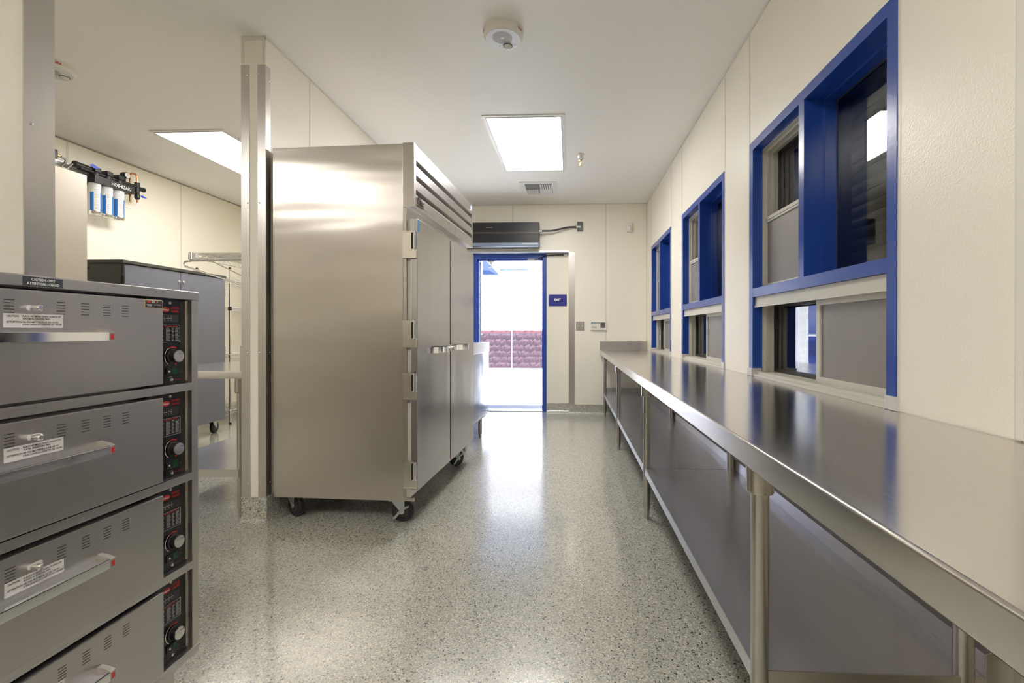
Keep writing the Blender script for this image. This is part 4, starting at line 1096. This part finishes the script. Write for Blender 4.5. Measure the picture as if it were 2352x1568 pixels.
    kf = D(MB().lathe([(.0170, px + .0172), (.0165, px + .0195), (.002, px + .020)], (0, kc[0], kc[1]), 'x', 28).box(px + .0198, px + .0204, kc[0] + .001, kc[0] + .016, kc[1] + .006, kc[1] + .0072, mi=1), 'knob_face', [plain('spun_aluminium', (.75, .74, .72), .22, 1.0), M_INK], cp)
    m = MB().box(px, px + .002, -.102, -.050, zb + .020, zb + .043, mi=0).box(px + .002, px + .005, -.094, -.075, zb + .023, zb + .040, mi=0, bev=.001).box(px + .002, px + .0045, -.073, -.060, zb + .023, zb + .040, mi=1)
    m.lathe([(.0020, px + .0052), (.0028, px + .0052), (.0028, px + .0055), (.0020, px + .0055)], (0, -.085, zb + .031), 'x', 12, mi=2)
    D(m, 'power_switch', [M_BLACK, M_GREEN, M_WHITEP], cp)
    for (y, z) in ((-.078, zt - .008), (-.072, zb + .007)): D(MB().lathe([(.0045, px), (.004, px + .002), (.0015, px + .003)], (0, y, z), 'x', 12), 'screw', M_SCREW, cp)
    # drawer
    dr = D(MB().box(-.030, .014, WY + .030, -.134, zb + .002, zt - .004, bev=.002), 'drawer', M_WARM)
    m = MB()
    for yc in (-.479, -.386, -.336, -.287, -.241):
        for q in range(5): m.box(.0139, .0144, yc - .0085, yc + .0085, zt - .051 + q * .0062, zt - .0496 + q * .0062)
    D(m, 'vent_slots', M_DARK, dr)
    D(MB().prism([(-.444 + (.016 if i in (0, 1, 2, 3, 4, 5, 6) else 0) + .006 * cos(a), zt - .040 + .006 * sin(a)) for i, a in enumerate([(-90 + 30 * j) * pi / 180 for j in range(14)])], 'x', .0138, .0143), 'vent_slide_slot', M_LABEL, dr)
    D(MB().lathe([(.0045, .014), (.0045, .024), (.0065, .026), (.0065, .034), (.004, .036)], (0, -.442, zt - .040), 'x', 14), 'vent_slide_knob', M_CHROME, dr)
    lb = MB().box(.0142, .0146, -.4885, -.3825, zt - .080, zt - .052, bev=0)
    lb.text('CAUTION:', (.0149, -.484, zt - .0585), (0, 1, 0), (0, 0, 1), .0034, mi=1, bold=.02, width=.021)
    lb.text('PLACE NO MORE THAN 1/4 INCH OF', (.0149, -.457, zt - .0585), (0, 1, 0), (0, 0, 1), .0034, mi=1, bold=.02, width=.070)
    lb.text('WATER IN DRAWER PAN.', (.0149, -.457, zt - .0635), (0, 1, 0), (0, 0, 1), .0034, mi=1, bold=.02, width=.049)
    lb.text('ATTENTION:', (.0149, -.484, zt - .0700), (0, 1, 0), (0, 0, 1), .0034, mi=1, bold=.02, width=.026)
    lb.text('NE PAS METTRE PLUS DE 1/4 PO', (.0149, -.457, zt - .0700), (0, 1, 0), (0, 0, 1), .0034, mi=1, bold=.02, width=.065)
    lb.text("D'EAU DANS LA CUVETTE DU TIROIR", (.0149, -.457, zt - .0752), (0, 1, 0), (0, 0, 1), .0034, mi=1, bold=.02, width=.072)
    D(lb, 'caution_label', [M_LABEL, M_INK], dr)
    if k == 0:
        lb = MB().box(.0142, .0146, -.1895, -.1350, zt - .027, zt - .006, mi=1).box(.0146, .0149, -.1875, -.1370, zt - .0255, zt - .0075, mi=0)
        lb.text('24', (.0152, -.1695, zt - .0135), (0, 1, 0), (0, 0, 1), .0058, mi=2, bold=.03, shear=.2).text('/', (.0152, -.1590, zt - .0135), (0, 1, 0), (0, 0, 1), .0058, mi=3).text('7', (.0152, -.1560, zt - .0135), (0, 1, 0), (0, 0, 1), .0058, mi=2, bold=.03, shear=.2)
        lb.prism([(-.1775 + .006 * cos(a), zt - .0115 + .003 * sin(a)) for a in [2 * pi * i / 16 for i in range(16)]], 'x', .0149, .0151, mi=3)
        for q, (a, b) in enumerate(((-.184, -.168), (-.182, -.170), (-.162, -.142))): lb.box(.0149, .0151, a, b, zt - .0185 - (q % 2) * .003, zt - .0172 - (q % 2) * .003, mi=2)
        lab(D(lb, 'service_sticker', [M_INK, M_GOLD, M_WHITEP, M_RED], dr), 'black and gold sticker reading 24/7')
    hz = zt - .099
    hd_ = D(MB().box(.042, .047, -.597, -.312, hz - .010, hz + .010, bev=.001).box(.014, .046, -.597, -.312, hz + .007, hz + .010), 'pull_handle', M_CHROME, dr)
    for ye in (-.312, -.597):
        D(MB().prism([(.014, hz - .001), (.047, hz - .010), (.047, hz + .010), (.040, hz + .014), (.014, hz + .020)], 'y', ye - .0 if ye > -.4 else ye - .012, ye + .012 if ye > -.4 else ye), 'handle_end', M_ST_V, hd_)
    rb = MB().box(.0472, .0476, -.3115, -.3015, hz - .008, hz + .008, mi=1).box(.0476, .0479, -.3100, -.3030, hz - .006, hz + .006, mi=0)
    lab(D(rb, 'handle_badge', [M_RED, M_GREYP], hd_), 'small red end badge')

# joined pieces too small to pick apart
for o in bpy.data.objects:
    if o.name.split('.')[0] in ('vent_slots', 'panel_print', 'grooves', 'keys', 'intake_grille', 'wire_deck', 'label_print', 'mortar_bed', 'gasket', 'speaker_grille'): o['kind'] = 'stuff'
